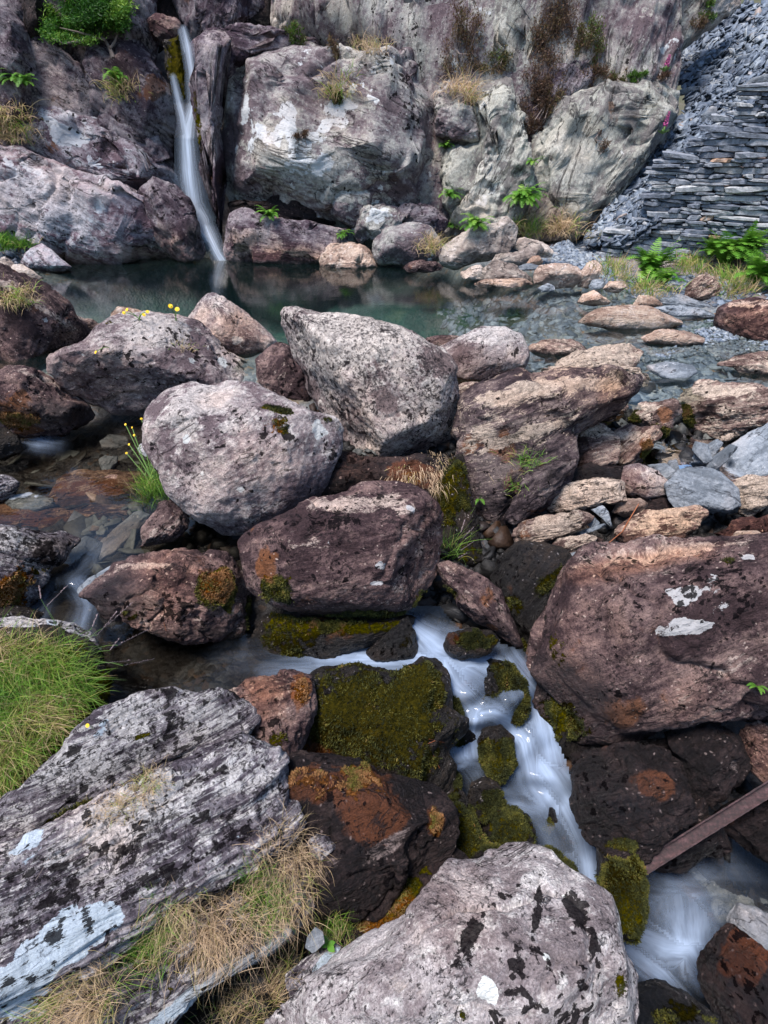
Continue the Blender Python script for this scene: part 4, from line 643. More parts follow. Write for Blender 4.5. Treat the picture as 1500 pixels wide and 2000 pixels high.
for i, (o_, m_, z_, fo_, lab, sp_) in enumerate([
    ('95,985 120,945 160,930 290,925 310,945 230,980 180,1000 110,1005', 'bed', -.50, 12, 'amber brown slab under the clear stream water beside the flower clump', 'orange 180 950 80 1.2 30;tan 200 960 120 1;wet 200 960 150 .5'),
    ('-40,1010 30,990 150,1005 260,990 300,1010 200,1040 60,1035 -40,1040', 'bed', -.52, 5, 'long brown slab under the water at the left edge of the stream', 'orange 60 1010 90 .9 20;tan 100 1010 150 1;wet 100 1010 200 .7'),
    ('8,985 20,972 60,966 105,975 110,988 70,998 25,996', 'slate', -.42, 0, 'pale green oval slate under the water at the left edge', ''),
    ('192,900 205,890 232,893 228,905 215,922 200,922', 'slate', -.44, 60, 'grey slate piece below the surface left of the flower clump', ''),
    ('195,865 215,850 250,855 255,872 225,878 200,876', 'slate', -.46, 0, 'dim grey slate under the water by the round grey boulder', 'wet 220 865 40 .6'),
    ('268,880 275,868 295,872 300,888 285,892', 'slate', -.34, 20, 'pale blue slate against the left side of the round grey boulder', ''),
    ('128,1070 170,1050 205,1065 190,1110 150,1120', 'slate', -.5, 60, 'dim round slate under the outflow of the left stream', 'wet 160 1080 60 .6'),
    ('180,1075 270,1000 300,1010 230,1080 190,1105', 'slate', -.49, 40, 'long slanting slate under the flowing water', 'tan 240 1050 60 1;wet 240 1050 60 .5'),
    ('148,1158 170,1135 220,1105 262,1095 258,1105 200,1140 160,1164', 'slate', -.40, 30, 'thin upright blue slate edge at the lip of the left stream', ''),
    ('140,960 165,930 215,905 240,900 215,935 170,960', 'bed', -.53, 30, 'rust coloured submerged stone in the middle of the left stream', 'orange 190 930 80 1.4;wet 190 930 80 .6'),
    ]):
    B(o_, m_, lab, z=z_, T=.3, back=.4, seed=440 + i, fol=fo_, name='slate_slab' if m_ == 'slate' else 'rock_slab', cat='slate slab' if m_ == 'slate' else 'rock slab', spots=sp_, sub=5, tilt=(0, -.15, 1), grow=1.0, p=4, cut=1, rough=.6)
# ------------------------------------------------------------------ ground sheet
CP = []
def cp(px, py, z): p = atz(px, py, z); CP.append((p[0], p[1], z))
for a in [(100, 900, -.54), (250, 900, -.5), (60, 990, -.54), (200, 1000, -.46), (200, 1090, -.5), (130, 1150, -.62), (30, 860, -.5), (300, 850, -.45), (200, 850, -.5), (400, 1060, -.5),
          (200, 1290, -.78), (300, 1300, -.78), (420, 1290, -.76), (560, 1290, -.74), (560, 1340, -.8), (850, 1230, -.78), (900, 1200, -.72), (760, 1270, -.75), (930, 1450, -1.12), (1050, 1500, -1.22), (1120, 1650, -1.4), (1180, 1750, -1.45), (880, 1500, -1.1), (900, 1620, -1.25), (1030, 1380, -.95),
          (1350, 1800, -1.65), (1300, 1700, -1.65), (1480, 1700, -1.65), (1250, 1900, -1.7), (1450, 1850, -1.6), (1200, 1600, -1.3), (1380, 1600, -1.3), (1500, 1560, -1.3), (1450, 1980, -1.6),
          (50, 1400, -.50), (100, 1500, -.55), (0, 1300, -.45), (-100, 1400, -.45), (150, 1350, -.6), (600, 1900, -.9), (450, 1960, -.9), (700, 1850, -1.0), (300, 1990, -.85), (800, 1750, -1.1), (150, 1800, -.8), (300, 1500, -.8), (500, 1650, -.9), (900, 1850, -1.1), (1000, 1980, -1.1),
          (700, 920, -.22), (650, 1080, -.45), (880, 1000, -.5), (840, 1250, -.75), (1000, 1150, -.7), (600, 900, -.3), (450, 900, -.35), (680, 940, -.24), (740, 930, -.22), (820, 920, -.22),
          (1100, 920, -.32), (1300, 880, -.36), (1250, 990, -.5), (1380, 870, -.36), (1300, 920, -.38), (1200, 940, -.4), (1180, 1020, -.52), (1350, 1040, -.55), (1190, 840, -.2), (1460, 900, -.4), (1160, 1080, -.55), (1480, 1020, -.42),
          (1040, 700, -.13), (1150, 660, -.12), (1250, 690, -.06), (1350, 690, -.035), (1450, 680, -.03), (1330, 645, -.03), (1300, 700, -.04), (1400, 660, -.01), (1390, 720, -.06), (1480, 750, -.08), (1250, 770, -.10), (1180, 760, -.10), (1320, 770, -.09), (1120, 700, -.06), (1100, 640, -.25), (1200, 590, -.12), (1000, 620, -.4), (900, 620, -.6),
          (1150, 575, -.1), (1240, 560, .0), (1300, 560, .06), (1240, 580, -.02), (1200, 545, .08), (1350, 590, .0), (1100, 575, -.1), (1060, 505, .1), (1100, 480, .15), (1140, 490, .14), (1000, 500, .05), (1300, 535, .14), (1450, 560, .14), (1400, 590, .06),
          (130, 700, -.12), (350, 690, -.08), (520, 700, -.04), (530, 690, -.02), (900, 780, -.1), (1000, 725, -.05), (560, 760, -.1), (200, 700, -.12)]: cp(*a)
for x_, y_, z_ in [(-5, 8, -.7), (-3, 7.5, -.9), (-3, 9, -1.1), (-1, 7, -.9), (-1, 8.5, -1.2), (0.5, 8.5, -1.0), (1, 7, -.6), (-2, 10, -1.2), (0.5, 9.6, -.6), (-5, 10.5, -.3), (-7, 8, .3), (-7, 10, .9), (-7, 5, .3), (-7, 2, .2), (-3, 1.5, -.2), (-2.2, .8, -.3), (7, 9, .4), (7, 6, .3), (5, 4.5, .1), (4, 2.5, -.1), (3, 1.2, -.4), (3, 0, -.4), (-3, 0, -.3), (0, -.5, -.6), (-7, -2, .3), (7, -2, .3),
                   (-4, 12.5, 4), (0, 13.5, 5), (4, 13, 3), (7, 12, 2.6), (-8, 13, 4), (4, 10.5, .6), (3, 10.3, .3), (6, 10, 1.6), (7.5, 10, 2.2), (1.5, 10.2, .1)]: CP.append((x_, y_, z_))
CP = np.array(CP)
def ground_z(x, y):
    x = np.asarray(x, float); y = np.asarray(y, float); sh = x.shape; x = x.ravel(); y = y.ravel(); out = np.empty(len(x))
    for i in range(0, len(x), 20000):
        d2 = (x[i:i + 20000, None] - CP[None, :, 0]) ** 2 + (y[i:i + 20000, None] - CP[None, :, 1]) ** 2 + 0.004
        wgt = d2 ** -1.7; out[i:i + 20000] = (wgt * CP[None, :, 2]).sum(1) / wgt.sum(1)
    return out.reshape(sh)
def grid(x0, x1, y0, y1, nx, ny):
    X, Y = np.meshgrid(np.linspace(x0, x1, nx), np.linspace(y0, y1, ny)); i = np.arange(nx * ny).reshape(ny, nx)
    F = np.stack([i[:-1, :-1], i[:-1, 1:], i[1:, 1:], i[1:, :-1]], -1).reshape(-1, 4)
    return X.ravel(), Y.ravel(), F
def warp_axis(a, b, lo, hi, n):     # dense in the middle, reaching to the horizon
    core = np.linspace(lo, hi, n); left = lo - np.geomspace(0.1, lo - a, 22)[::-1]; right = hi + np.geomspace(0.1, b - hi, 22)
    return np.concatenate([left, core, right])
gx = warp_axis(-120, 120, -4.5, 4.8, 300); gy = warp_axis(-60, 160, -0.4, 9.0, 330)
GX, GY = np.meshgrid(gx, gy); x = GX.ravel(); y = GY.ravel()
z = ground_z(np.clip(x, -8.5, 8.5), np.clip(y, -2.5, 13.5))
p3 = np.stack([x, y, x * 0], 1)
near = np.clip(1.2 - np.maximum(np.abs(x) - 6, 0) * .2, 0.2, 1)
z = z + near * (0.035 * fbm(p3 * 5, 4) + 0.03 * ridged(p3 * 9, 3) * (z < -.15) + 0.012 * fbm(p3 * 30, 2))
side_ = np.clip((np.abs(x) - np.maximum(.80 * (y * .82 + 1.3), 2.6)) * 1.2, 0, 1) * np.clip((8.6 - y) / 2, 0, 1)
z = z + side_ * (.16 + .30 * fbm(p3 * 1.1, 3) + .16 * ridged(p3 * 2.3, 3) + .05 * fbm(p3 * 8, 3)) * near
z = z + np.maximum(y - 13.5, 0) * 0.35 + np.maximum(np.abs(x) - 9, 0) * 0.12 + np.where((y > 14) | (np.abs(x) > 9), fbm(p3 * .15, 3) * 2, 0)
ny_, nx_ = GX.shape; ii = np.arange(nx_ * ny_).reshape(ny_, nx_)
F = np.stack([ii[:-1, :-1], ii[:-1, 1:], ii[1:, 1:], ii[1:, :-1]], -1).reshape(-1, 4)
t = NT('ground_rubble'); v = t.n('TexCoord').outputs['Object']
geo = t.n('SeparateXYZ'); t.set(geo.inputs[0], v)
vo = t.n('TexVoronoi', feature='F1'); vo.inputs['Scale'].default_value = 26; t.set(vo.inputs['Vector'], t.mapv(v, (1, 1.0, .4)))
hsv = t.n('SeparateColor'); t.set(hsv.inputs[0], vo.outputs['Color'])
stone = t.ramp(hsv.outputs[0], [(0.0, (0.012, 0.011, 0.010)), (0.4, (0.025, 0.026, 0.028)), (0.75, (0.05, 0.054, 0.058)), (1.0, (0.06, 0.035, 0.02))])
mud = t.ramp(t.noise(v, 5, 8, 0.7), [(0.35, (0.005, 0.004, 0.004)), (0.55, (0.017, 0.013, 0.010)), (0.72, (0.04, 0.024, 0.013))])
wetd = t.step(geo.outputs[2], -0.45, -0.08)
col = t.mix(t.step(t.noise(v, 2.5, 4), .42, .6), mud, stone)
# the deep part of the pool bed is green with algae
deep = t.step(geo.outputs[2], -0.3, -0.75)
pl = t.step(geo.outputs[1], 5.0, 6.2)
deepc = t.ramp(t.noise(v, 1.6, 6, 0.7), [(0.35, (0.008, 0.034, 0.032)), (0.55, (0.018, 0.075, 0.064)), (0.72, (0.07, 0.13, 0.085))])
col = t.mix(t.math('MULTIPLY', pl, deep), col, deepc)
shal = t.math('MULTIPLY', t.step(geo.outputs[2], -0.35, -0.1), t.step(geo.outputs[1], 4.2, 4.8))
shalc = t.ramp(hsv.outputs[0], [(0.0, (0.08, 0.10, 0.11)), (0.5, (0.15, 0.175, 0.19)), (0.85, (0.21, 0.23, 0.23)), (1.0, (0.18, 0.11, 0.06))])
col = t.mix(t.math('MULTIPLY', shal, t.step(geo.outputs[2], 0.4, .1)), col, shalc)
gold = t.math('MULTIPLY', t.step(geo.outputs[1], 5.15, 4.95), t.step(geo.outputs[2], -.17, -.1))
col = t.mix(t.math('MULTIPLY', gold, t.step(geo.outputs[1], 4.2, 4.5)), col, t.ramp(t.noise(v, 9, 5), [(.3, (.06, .045, .02)), (.65, (.20, .14, .07))]))
rk = t.ramp(t.noise(v, 4, 9, .72), [(.36, (.04, .03, .032)), (.5, (.13, .10, .10)), (.62, (.27, .24, .23)), (.72, (.36, .34, .32))])
col = t.mix(t.step(t.math('ADD', geo.outputs[2], t.math('MULTIPLY', t.noise(v, 2, 3), .3)), .16, .30), col, rk)
hill = t.step(geo.outputs[1], 14, 18)
col = t.mix(hill, col, t.ramp(t.noise(v, .6, 8, .7), [(.35, (.04, .06, .02)), (.55, (.09, .085, .05)), (.7, (.16, .15, .14))]))
h = t.math('ADD', t.math('MULTIPLY', t.math('SUBTRACT', 1.0, vo.outputs['Distance']), 0.8), t.noise(v, 40, 6, .7))
gm = t.out(t.bsdf(col, t.mix(wetd, .35, .8), t.bump(h, .9, .02), .4))
gme = mesh('ground', np.stack([x, y, z], 1), F, gm, True)
link('ground', gme, kind='structure')

# ------------------------------------------------------------------ water
def inpoly(px, py, P):
    ins = np.zeros(len(px), bool); j = len(P) - 1
    for i in range(len(P)):
        c_ = ((P[i, 1] > py) != (P[j, 1] > py)) & (px < (P[j, 0] - P[i, 0]) * (py - P[i, 1]) / (P[j, 1] - P[i, 1] + 1e-9) + P[i, 0]); ins ^= c_; j = i
    return ins
def strokes_field(px, py, strokes, soft=1.0):
    """strokes: 'px,py,w,s px,py,w,s ...' polylines; returns density and flow coordinates"""
    den = np.zeros(len(px)); best = np.full(len(px), 1e9); al = np.zeros(len(px)); ac = np.zeros(len(px))
    for k, st in enumerate(strokes):
        q = np.array([[float(a) for a in b.split(',')] for b in st.split()]); L0 = 0
        for a, b in zip(q[:-1], q[1:]):
            d = b[:2] - a[:2]; L = np.hypot(*d) + 1e-6; t_ = np.clip(((px - a[0]) * d[0] + (py - a[1]) * d[1]) / L / L, 0, 1)
            ex = px - a[0] - t_ * d[0]; ey = py - a[1] - t_ * d[1]; dist = np.hypot(ex, ey); w_ = a[2] + (b[2] - a[2]) * t_; s_ = a[3] + (b[3] - a[3]) * t_
            den = np.maximum(den, s_ * np.exp(-(dist / w_ / soft) ** 1.9))
            sd = (ex * -d[1] + ey * d[0]) / L; m_ = dist / w_ < best
            best = np.where(m_, dist / w_, best); al = np.where(m_, L0 + t_ * L, al); ac = np.where(m_, sd / w_ + k * 7, ac); L0 += L
    return den, al, ac
def watermat(name, tint=(.75, .86, .84), rough=.06, bstr=.15, bscale=(3, 9, 1), foam_skyshade=(.46, .60, .82), streak=7.0, lo=.25, dirty=None, blend=0.0):  # foamc holds the blue cast of sky shade on white water
    t = NT(name); v = t.n('TexCoord').outputs['Object']
    nrm = t.bump(t.noise(t.mapv(v, bscale), 2.0, 3, .5), bstr, .02)
    tr = t.n('BsdfTransparent'); t.set(tr.inputs[0], tint)
    gl = t.n('BsdfGlossy'); t.set(gl.inputs['Color'], (1, 1, 1)); gl.inputs['Roughness'].default_value = rough; t.t.links.new(nrm, gl.inputs['Normal'])
    fr = t.n('Fresnel'); fr.inputs[0].default_value = 1.33; t.t.links.new(nrm, fr.inputs['Normal'])
    body = tr.outputs[0]
    if blend:
        db = t.n('BsdfDiffuse'); t.set(db.inputs[0], dirty); mb = t.n('MixShader'); mb.inputs[0].default_value = blend
        t.t.links.new(body, mb.inputs[1]); t.t.links.new(db.outputs[0], mb.inputs[2]); body = mb.outputs[0]
    m1 = t.n('MixShader'); t.t.links.new(fr.outputs[0], m1.inputs[0]); t.t.links.new(body, m1.inputs[1]); t.t.links.new(gl.outputs[0], m1.inputs[2])
    fo = t.attr('foam'); fl = t.attr('flow', 'Vector')
    st = t.noise(t.mapv(fl, (.006, streak, 1)), 1.0, 5, .6, .3); st2 = t.noise(t.mapv(fl, (.012, streak * .35, 1)), 1.0, 2, .5)
    n = t.math('MULTIPLY', t.step(st, .26, .74), t.math('ADD', t.math('MULTIPLY', t.step(st2, .3, .7), .6), .4))
    f = t.math('MULTIPLY', fo, t.math('ADD', t.math('MULTIPLY', n, 1 - lo), lo)); f = t.math('MULTIPLY', t.math('ADD', f, t.math('MULTIPLY', t.math('POWER', fo, 4.0), .25), clamp=True), .88)
    df = t.n('BsdfDiffuse'); t.set(df.inputs[0], foam_skyshade); tl = t.n('BsdfTranslucent'); t.set(tl.inputs[0], foam_skyshade)
    m2 = t.n('MixShader'); m2.inputs[0].default_value = .25; t.t.links.new(df.outputs[0], m2.inputs[1]); t.t.links.new(tl.outputs[0], m2.inputs[2])
    m3 = t.n('MixShader'); t.set(m3.inputs[0], f); t.t.links.new(m1.outputs[0], m3.inputs[1]); t.t.links.new(m2.outputs[0], m3.inputs[2])
    return t.out(m3.outputs[0])
def sheet(name, poly, zf, mat, strokes=(), step=6, useY=False, minfoam=None):
    P = parse(poly); x0, y0 = P.min(0); x1, y1 = P.max(0); nx, ny = int((x1 - x0) / step) + 2, int((y1 - y0) / step) + 2
    X, Y, F = grid(x0, x1, y0, y1, nx, ny); ins = inpoly(X, Y, P); den, al, ac = strokes_field(X, Y, strokes)
    if minfoam: ins &= den > minfoam
    F = F[ins[F].all(1)]; used = np.unique(F); mp = np.full(len(X), -1); mp[used] = np.arange(len(used)); F = mp[F][:, ::-1]; X, Y, den, al, ac = X[used], Y[used], den[used], al[used], ac[used]
    zz = zf(X, Y); rays = RT[None] * ((X - 750) / FPX)[:, None] + UP[None] * ((1000 - Y) / FPX)[:, None] + FW[None]
    V = CAM + rays * (zz / rays[:, 1])[:, None] if useY else CAM + rays * ((zz - CAMZ) / rays[:, 2])[:, None]
    me = mesh(name, V, F, mat, True); vattr(me, 'foam', den); vattr(me, 'flow', np.stack([al, ac, al * 0], 1)); return link(name, me, kind='structure')
poolm = watermat('pool_water', tint=(.87, .90, .87), rough=.08, bstr=.07, bscale=(1.2, 4, 1), dirty=(.02, .05, .05), blend=.08)
me = bpy.data.meshes.new('pool'); pts = [atz(a, b, 0) for a, b in [(-150, 760), (100, 730), (250, 730), (450, 720), (560, 740), (700, 740), (860, 740), (930, 750), (1100, 765), (1130, 790), (1250, 800), (1330, 790), (1420, 770), (1700, 770)]]
pts = [(p[0], p[1], 0) for p in pts] + [(7, 11.3, 0), (-7.5, 11.3, 0)]
me.from_pydata(pts, [], [tuple(range(len(pts)))]); me.materials.append(poolm); link('pool_water', me, kind='structure')

ZC = np.array([(-80, 850, -.36), (100, 870, -.36), (300, 850, -.36), (60, 1000, -.38), (250, 1000, -.38), (200, 1080, -.40), (400, 1080, -.40), (130, 1130, -.43), (230, 1110, -.41), (120, 1170, -.55), (250, 1170, -.58), (60, 1200, -.58), (250, 1230, -.63), (400, 1290, -.63), (560, 1290, -.64), (300, 1350, -.64), (640, 1310, -.66),
               (780, 1290, -.67), (790, 1200, -.62), (850, 1250, -.64), (880, 1220, -.62), (900, 1290, -.68), (980, 1290, -.70), (920, 1340, -.70), (1000, 1350, -.74), (960, 1380, -.76), (930, 1400, -.80), (1040, 1400, -.95), (900, 1440, -.95), (940, 1440, -.94), (1000, 1450, -1.0), (850, 1450, -.92), (870, 1560, -1.08),
               (1060, 1500, -1.04), (950, 1530, -1.08), (1040, 1560, -1.14), (1100, 1600, -1.2), (1080, 1680, -1.22), (1160, 1720, -1.26), (1180, 1800, -1.34), (960, 1620, -1.16), (1250, 1800, -1.42), (1300, 1650, -1.42), (1500, 1650, -1.42), (1350, 1850, -1.42), (1300, 1950, -1.42), (1220, 1880, -1.42), (1500, 1800, -1.42), (1250, 1700, -1.42)], float)
def zstream(X, Y):
    out = np.empty(len(X))
    for i in range(0, len(X), 20000):
        d2 = (X[i:i + 20000, None] - ZC[None, :, 0]) ** 2 + (Y[i:i + 20000, None] - ZC[None, :, 1]) ** 2 + 260
        w_ = d2 ** -1.9; out[i:i + 20000] = (w_ * ZC[None, :, 2]).sum(1) / w_.sum(1)
    return out
streamm = watermat('stream_water', tint=(.66, .64, .58), rough=.07, bstr=.25, bscale=(4, 6, 3), streak=2.0, lo=.24)
FO = ['30,855,10,.3 75,862,14,.7 110,868,14,.15', '60,1100,30,.2 80,1140,26,.35 60,1190,30,.3', '150,1140,18,.4 175,1180,20,.45 160,1230,24,.35', '240,1110,12,.3 225,1150,18,.45 235,1200,20,.35', '230,1040,30,.04 150,1110,30,.14',
      '440,1290,30,.04 520,1285,30,.12 580,1280,30,.4 630,1285,36,.85 700,1290,32,.95 780,1285,36,.9 860,1300,38,1', '520,1310,20,.3 600,1308,26,.6 680,1325,18,.45', '785,1205,16,.7 812,1235,26,.95 850,1270,40,1 900,1292,44,1 960,1295,34,.8 1010,1310,22,.55', '640,1290,16,.8 690,1272,20,.9 750,1258,16,.7',
      '870,1290,40,1 890,1340,40,.9 925,1372,36,.55', '920,1310,50,.4 980,1340,40,.3 1000,1380,30,.3', '1000,1292,22,.6 1040,1350,30,.85 1062,1420,38,.95 1075,1480,40,1', '930,1392,34,.85 915,1440,32,.95 920,1475,28,.7', '925,1395,24,.8 965,1392,24,.85 1000,1410,28,.9 1025,1450,34,.95 1040,1520,40,.9 1075,1570,44,.9',
      '900,1440,24,.95 905,1475,26,1 925,1505,20,.5', '1060,1500,46,1 1112,1570,42,1 1140,1640,28,.75 1148,1690,26,.95 1160,1740,30,.9 1185,1800,22,.5', '985,1570,40,.7 1050,1590,50,.5 1080,1650,56,.35', '888,1502,6,.95 920,1490,9,.8 955,1498,9,.9 975,1528,8,.95', '830,1390,6,.5 856,1440,8,.85 862,1490,7,.85 864,1530,6,.6', '930,1650,26,.5 1000,1594,34,.7', '1080,1690,66,.45 1130,1750,56,.45',
      '1235,1820,34,.5 1300,1850,50,.95 1350,1852,42,1 1375,1900,30,.5', '1330,1770,90,.55 1340,1840,66,.8', '1230,1860,26,.6 1290,1905,26,.75 1330,1945,18,.35', '1280,1720,70,.28 1400,1730,90,.16', '1200,1930,30,.4 1290,1960,26,.4']
sheet('stream_water', '-120,815 300,825 340,900 360,1000 500,1070 480,1110 300,1120 300,1200 500,1240 700,1200 775,1180 860,1180 900,1225 1030,1270 1075,1400 1110,1490 1150,1600 1330,1590 1620,1560 1620,1920 1420,1990 1160,1990 1160,1800 1050,1720 900,1740 840,1600 830,1420 760,1330 560,1350 350,1390 50,1400 -120,1300', zstream, streamm, FO, step=5)
# thin film that slides over the middle mossy stones
fallm = watermat('fall_water', tint=(.93, .95, .97), rough=.15, bstr=.1, streak=5.0, lo=.30, foam_skyshade=(.68, .79, .93))
WF = ['358,55,5,.7 366,90,8,1 374,140,8,1 378,200,9,1 368,240,12,1 364,275,13,1 368,330,15,1 376,400,18,.95 396,430,14,.95 405,462,11,.95', '338,150,5,.7 346,185,6,.95 356,225,7,.9 362,260,8,.9', '400,440,12,.95 412,470,12,1 424,495,9,1 432,508,10,1', '352,60,4,.5 362,100,5,.7', '385,400,7,.8 392,450,7,.9 405,470,8,.9']
def yfall(X, Y): return np.interp(Y, [40, 200, 270, 400, 440, 510], [11.15, 10.9, 10.65, 10.45, 10.4, 10.15])
sheet('waterfall', '325,45 445,45 450,512 350,512 325,300', yfall, fallm, WF, step=2.2, useY=True, minfoam=.03)
def yf2(X, Y): return np.interp(Y, [775, 790, 860], [4.62, 4.6, 4.75])
sheet('waterfall', '1305,770 1345,770 1350,875 1300,875', yf2, fallm, ['1322,778,4,.5 1326,800,4,.8 1324,840,4,.8 1318,858,6,.6'], step=1.5, useY=True, minfoam=.03)
# puddle under the tiny cascade
me = bpy.data.meshes.new('puddle'); pts = [atz(a, b, -.31) for a, b in [(1240, 850), (1400, 850), (1600, 820), (1600, 960), (1400, 940), (1250, 935)]]; me.from_pydata([tuple(p) for p in pts], [], [tuple(range(6))]); me.materials.append(streamm); link('puddle_water', me, kind='structure')

# ------------------------------------------------------------------ picking points on what is built so far
bpy.context.view_layer.update()
DG = bpy.context.evaluated_depsgraph_get()
def hit(px, py):
    d = ray(px, py); o = Vector(CAM); dv = Vector(d).normalized()
    for _ in range(8):
        ok, loc, nor, idx, ob, mtx = S.ray_cast(DG, o, dv)
        if not ok: return None
        if ob.name.split('.')[0] in ('pool_water', 'stream_water', 'waterfall', 'puddle_water'): o = loc + dv * 1e-4; continue
        return np.array(loc), np.array(nor), ob
    return None
# ------------------------------------------------------------------ slate: wall, scree, gravel
def slatemat(name, stops, rough=.6, spec=.4, wet=False):
    t = NT(name); v = t.n('TexCoord').outputs['Object']; tone = t.attr('tone')
    c0 = t.ramp(tone, stops); n = t.noise(v, 22, 7, .7); g = t.n('VectorMath', operation='SCALE'); t.set(g.inputs[0], c0); t.set(g.inputs['Scale'], t.math('ADD', t.math('MULTIPLY', t.step(n, .3, .7), .7), .62))
    li = t.step(t.math('ADD', t.noise(v, 13, 9, .72), t.math('MULTIPLY', t.math('SUBTRACT', t.noise(v, 1.5, 3), .5), .5)), .60, .64)
    col = t.mix(t.math('MULTIPLY', li, 0.0 if wet else .7), g.outputs[0], (.36, .38, .38))
    h = t.math('ADD', n, t.noise(t.mapv(v, (1, 1, 6)), 14, 6, .7))
    return t.out(t.bsdf(col, rough, t.bump(h, .9, .008), spec))
SL = slatemat('wall_slate', [(0, (.07, .085, .11)), (.3, (.135, .155, .19)), (.55, (.215, .235, .265)), (.85, (.36, .375, .38)), (.94, (.32, .27, .23)), (1, (.34, .20, .12))], .75, .3)
SC = slatemat('scree_slate', [(0, (.035, .048, .07)), (.4, (.09, .12, .165)), (.75, (.17, .21, .26)), (.95, (.27, .31, .34)), (1, (.25, .19, .16))], .6, .45)
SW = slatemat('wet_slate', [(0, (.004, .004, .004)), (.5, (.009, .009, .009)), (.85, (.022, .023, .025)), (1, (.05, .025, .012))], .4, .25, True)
SB = slatemat('stream_slate', [(0, (.025, .022, .018)), (.4, (.06, .062, .058)), (.7, (.12, .13, .12)), (.85, (.15, .15, .135)), (.93, (.15, .09, .05)), (1, (.18, .08, .03))], .5, .4, True)
rng = np.random.RandomState(5)
def plates(name, pos, nrm, size, thick, mat, tilt=.35, tone=None, asp=(.45, 1.0), seed=0, k=6, lift=.3, **kw):
    r = np.random.RandomState(seed); n = len(pos); pos = np.asarray(pos); nrm = np.asarray(nrm)
    nn = nrm + r.normal(0, tilt, (n, 3)); nn /= np.linalg.norm(nn, axis=1, keepdims=True)
    a = r.normal(0, 1, (n, 3)); uu = np.cross(nn, a); uu /= np.linalg.norm(uu, axis=1, keepdims=True); vv = np.cross(nn, uu)
    sz = r.uniform(0, 1, n) ** 2.2 * (size[1] - size[0]) + size[0]; th = sz * r.uniform(*thick, n); ap = r.uniform(*asp, n)
    ang = (np.arange(k)[None] + r.uniform(-.38, .38, (n, k))) / k * 2 * math.pi; rd = r.uniform(.72, 1.05, (n, k)) * .5
    X = np.cos(ang) * rd * sz[:, None]; Y = np.sin(ang) * rd * (sz * ap)[:, None]
    ctr = pos + nn * (th * lift)[:, None]
    V = []
    for s_, sh in ((1, .93), (-1, 1.0)):
        V.append(ctr[:, None] + X[..., None] * sh * uu[:, None] + Y[..., None] * sh * vv[:, None] + (s_ * .5 * (th[:, None] + r.uniform(-.12, .12, (n, k)) * th[:, None]))[..., None] * nn[:, None])
    V = np.concatenate(V, 1); V0 = V.reshape(-1, 3); b = (np.arange(n) * 2 * k)[:, None]
    tri = []
    for i in range(1, k - 1): tri.append(np.concatenate([b, b + i, b + i + 1], 1)); tri.append(np.concatenate([b + k, b + k + i + 1, b + k + i], 1))
    for i in range(k):
        j = (i + 1) % k; tri.append(np.concatenate([b + i, b + k + i, b + k + j], 1)); tri.append(np.concatenate([b + i, b + k + j, b + j], 1))
    Fc = np.concatenate(tri); me = mesh(name, V0, Fc, mat)
    tn = r.uniform(0, 1, n) if tone is None else tone; vattr(me, 'tone', np.repeat(tn, 2 * k)); return link(name, me, **kw)

# stacked slate wall : stones laid in courses on a straight face
A0 = aty(1162, 506, 9.75); B0 = aty(1600, 520, 8.55); A0[2] = B0[2] = 0
wd = (B0 - A0); WL = np.linalg.norm(wd); wd /= WL; wn_ = np.array([wd[1], -wd[0], 0]); wn_ = wn_ if wn_[1] < 0 else -wn_
def proj(p):
    q = np.asarray(p) - CAM; dz = q @ FW; return 750 + q @ RT / dz * FPX, 1000 - q @ UP / dz * FPX
edge_py = [150, 175, 200, 215, 262, 265, 290, 300, 330, 335, 372, 375, 440, 445, 460, 480, 500, 540]
edge_px = [1490, 1462, 1458, 1415, 1412, 1345, 1340, 1300, 1296, 1280, 1276, 1266, 1256, 1232, 1200, 1168, 1150, 1150]
wv_, wf_, wt_ = [], [], []
r = np.random.RandomState(21); zc = -0.12; ico3 = None
def stone(cen, a, b, c_, la, lb, lc, tone, r):
    """irregular chamfered slate: a x b x c with ragged ends"""
    base = len(wv_); n = 6
    xs = np.linspace(-1, 1, n); prof = [(-1, -.7), (-1, .7), (-.75, 1), (.75, 1), (1, .7), (1, -.7), (.75, -1), (-.75, -1)]
    j1 = r.uniform(-.4, .4, (n, 8)); j2 = r.uniform(-.24, .24, (n, 8)); sk = r.uniform(-1.1, 1.1); tp_ = r.uniform(-.3, .3)
    for i, xx in enumerate(xs):
        s = .80 if i in (0, n - 1) else 1
        for k_, (yy, zz_) in enumerate(prof):
            wv_.append(cen + a * (la * .5 * (xx + sk * zz_ * lc / la * .6 + j1[i, k_] * .06)) + b * (lb * .5 * yy * s + j1[i, k_] * .02) + c_ * (lc * .5 * zz_ * s * (1 + j2[i, k_]) * (1 + tp_ * xx)))
            wt_.append(tone)
    for i in range(n - 1):
        for k_ in range(8):
            p, q = base + i * 8 + k_, base + i * 8 + (k_ + 1) % 8; wf_.append((p, q, q + 8, p + 8))
    wf_.append(tuple(base + k_ for k_ in range(7, -1, -1))); wf_.append(tuple(base + (n - 1) * 8 + k_ for k_ in range(8)))
up = np.array([0, 0, 1.0]); course = 0
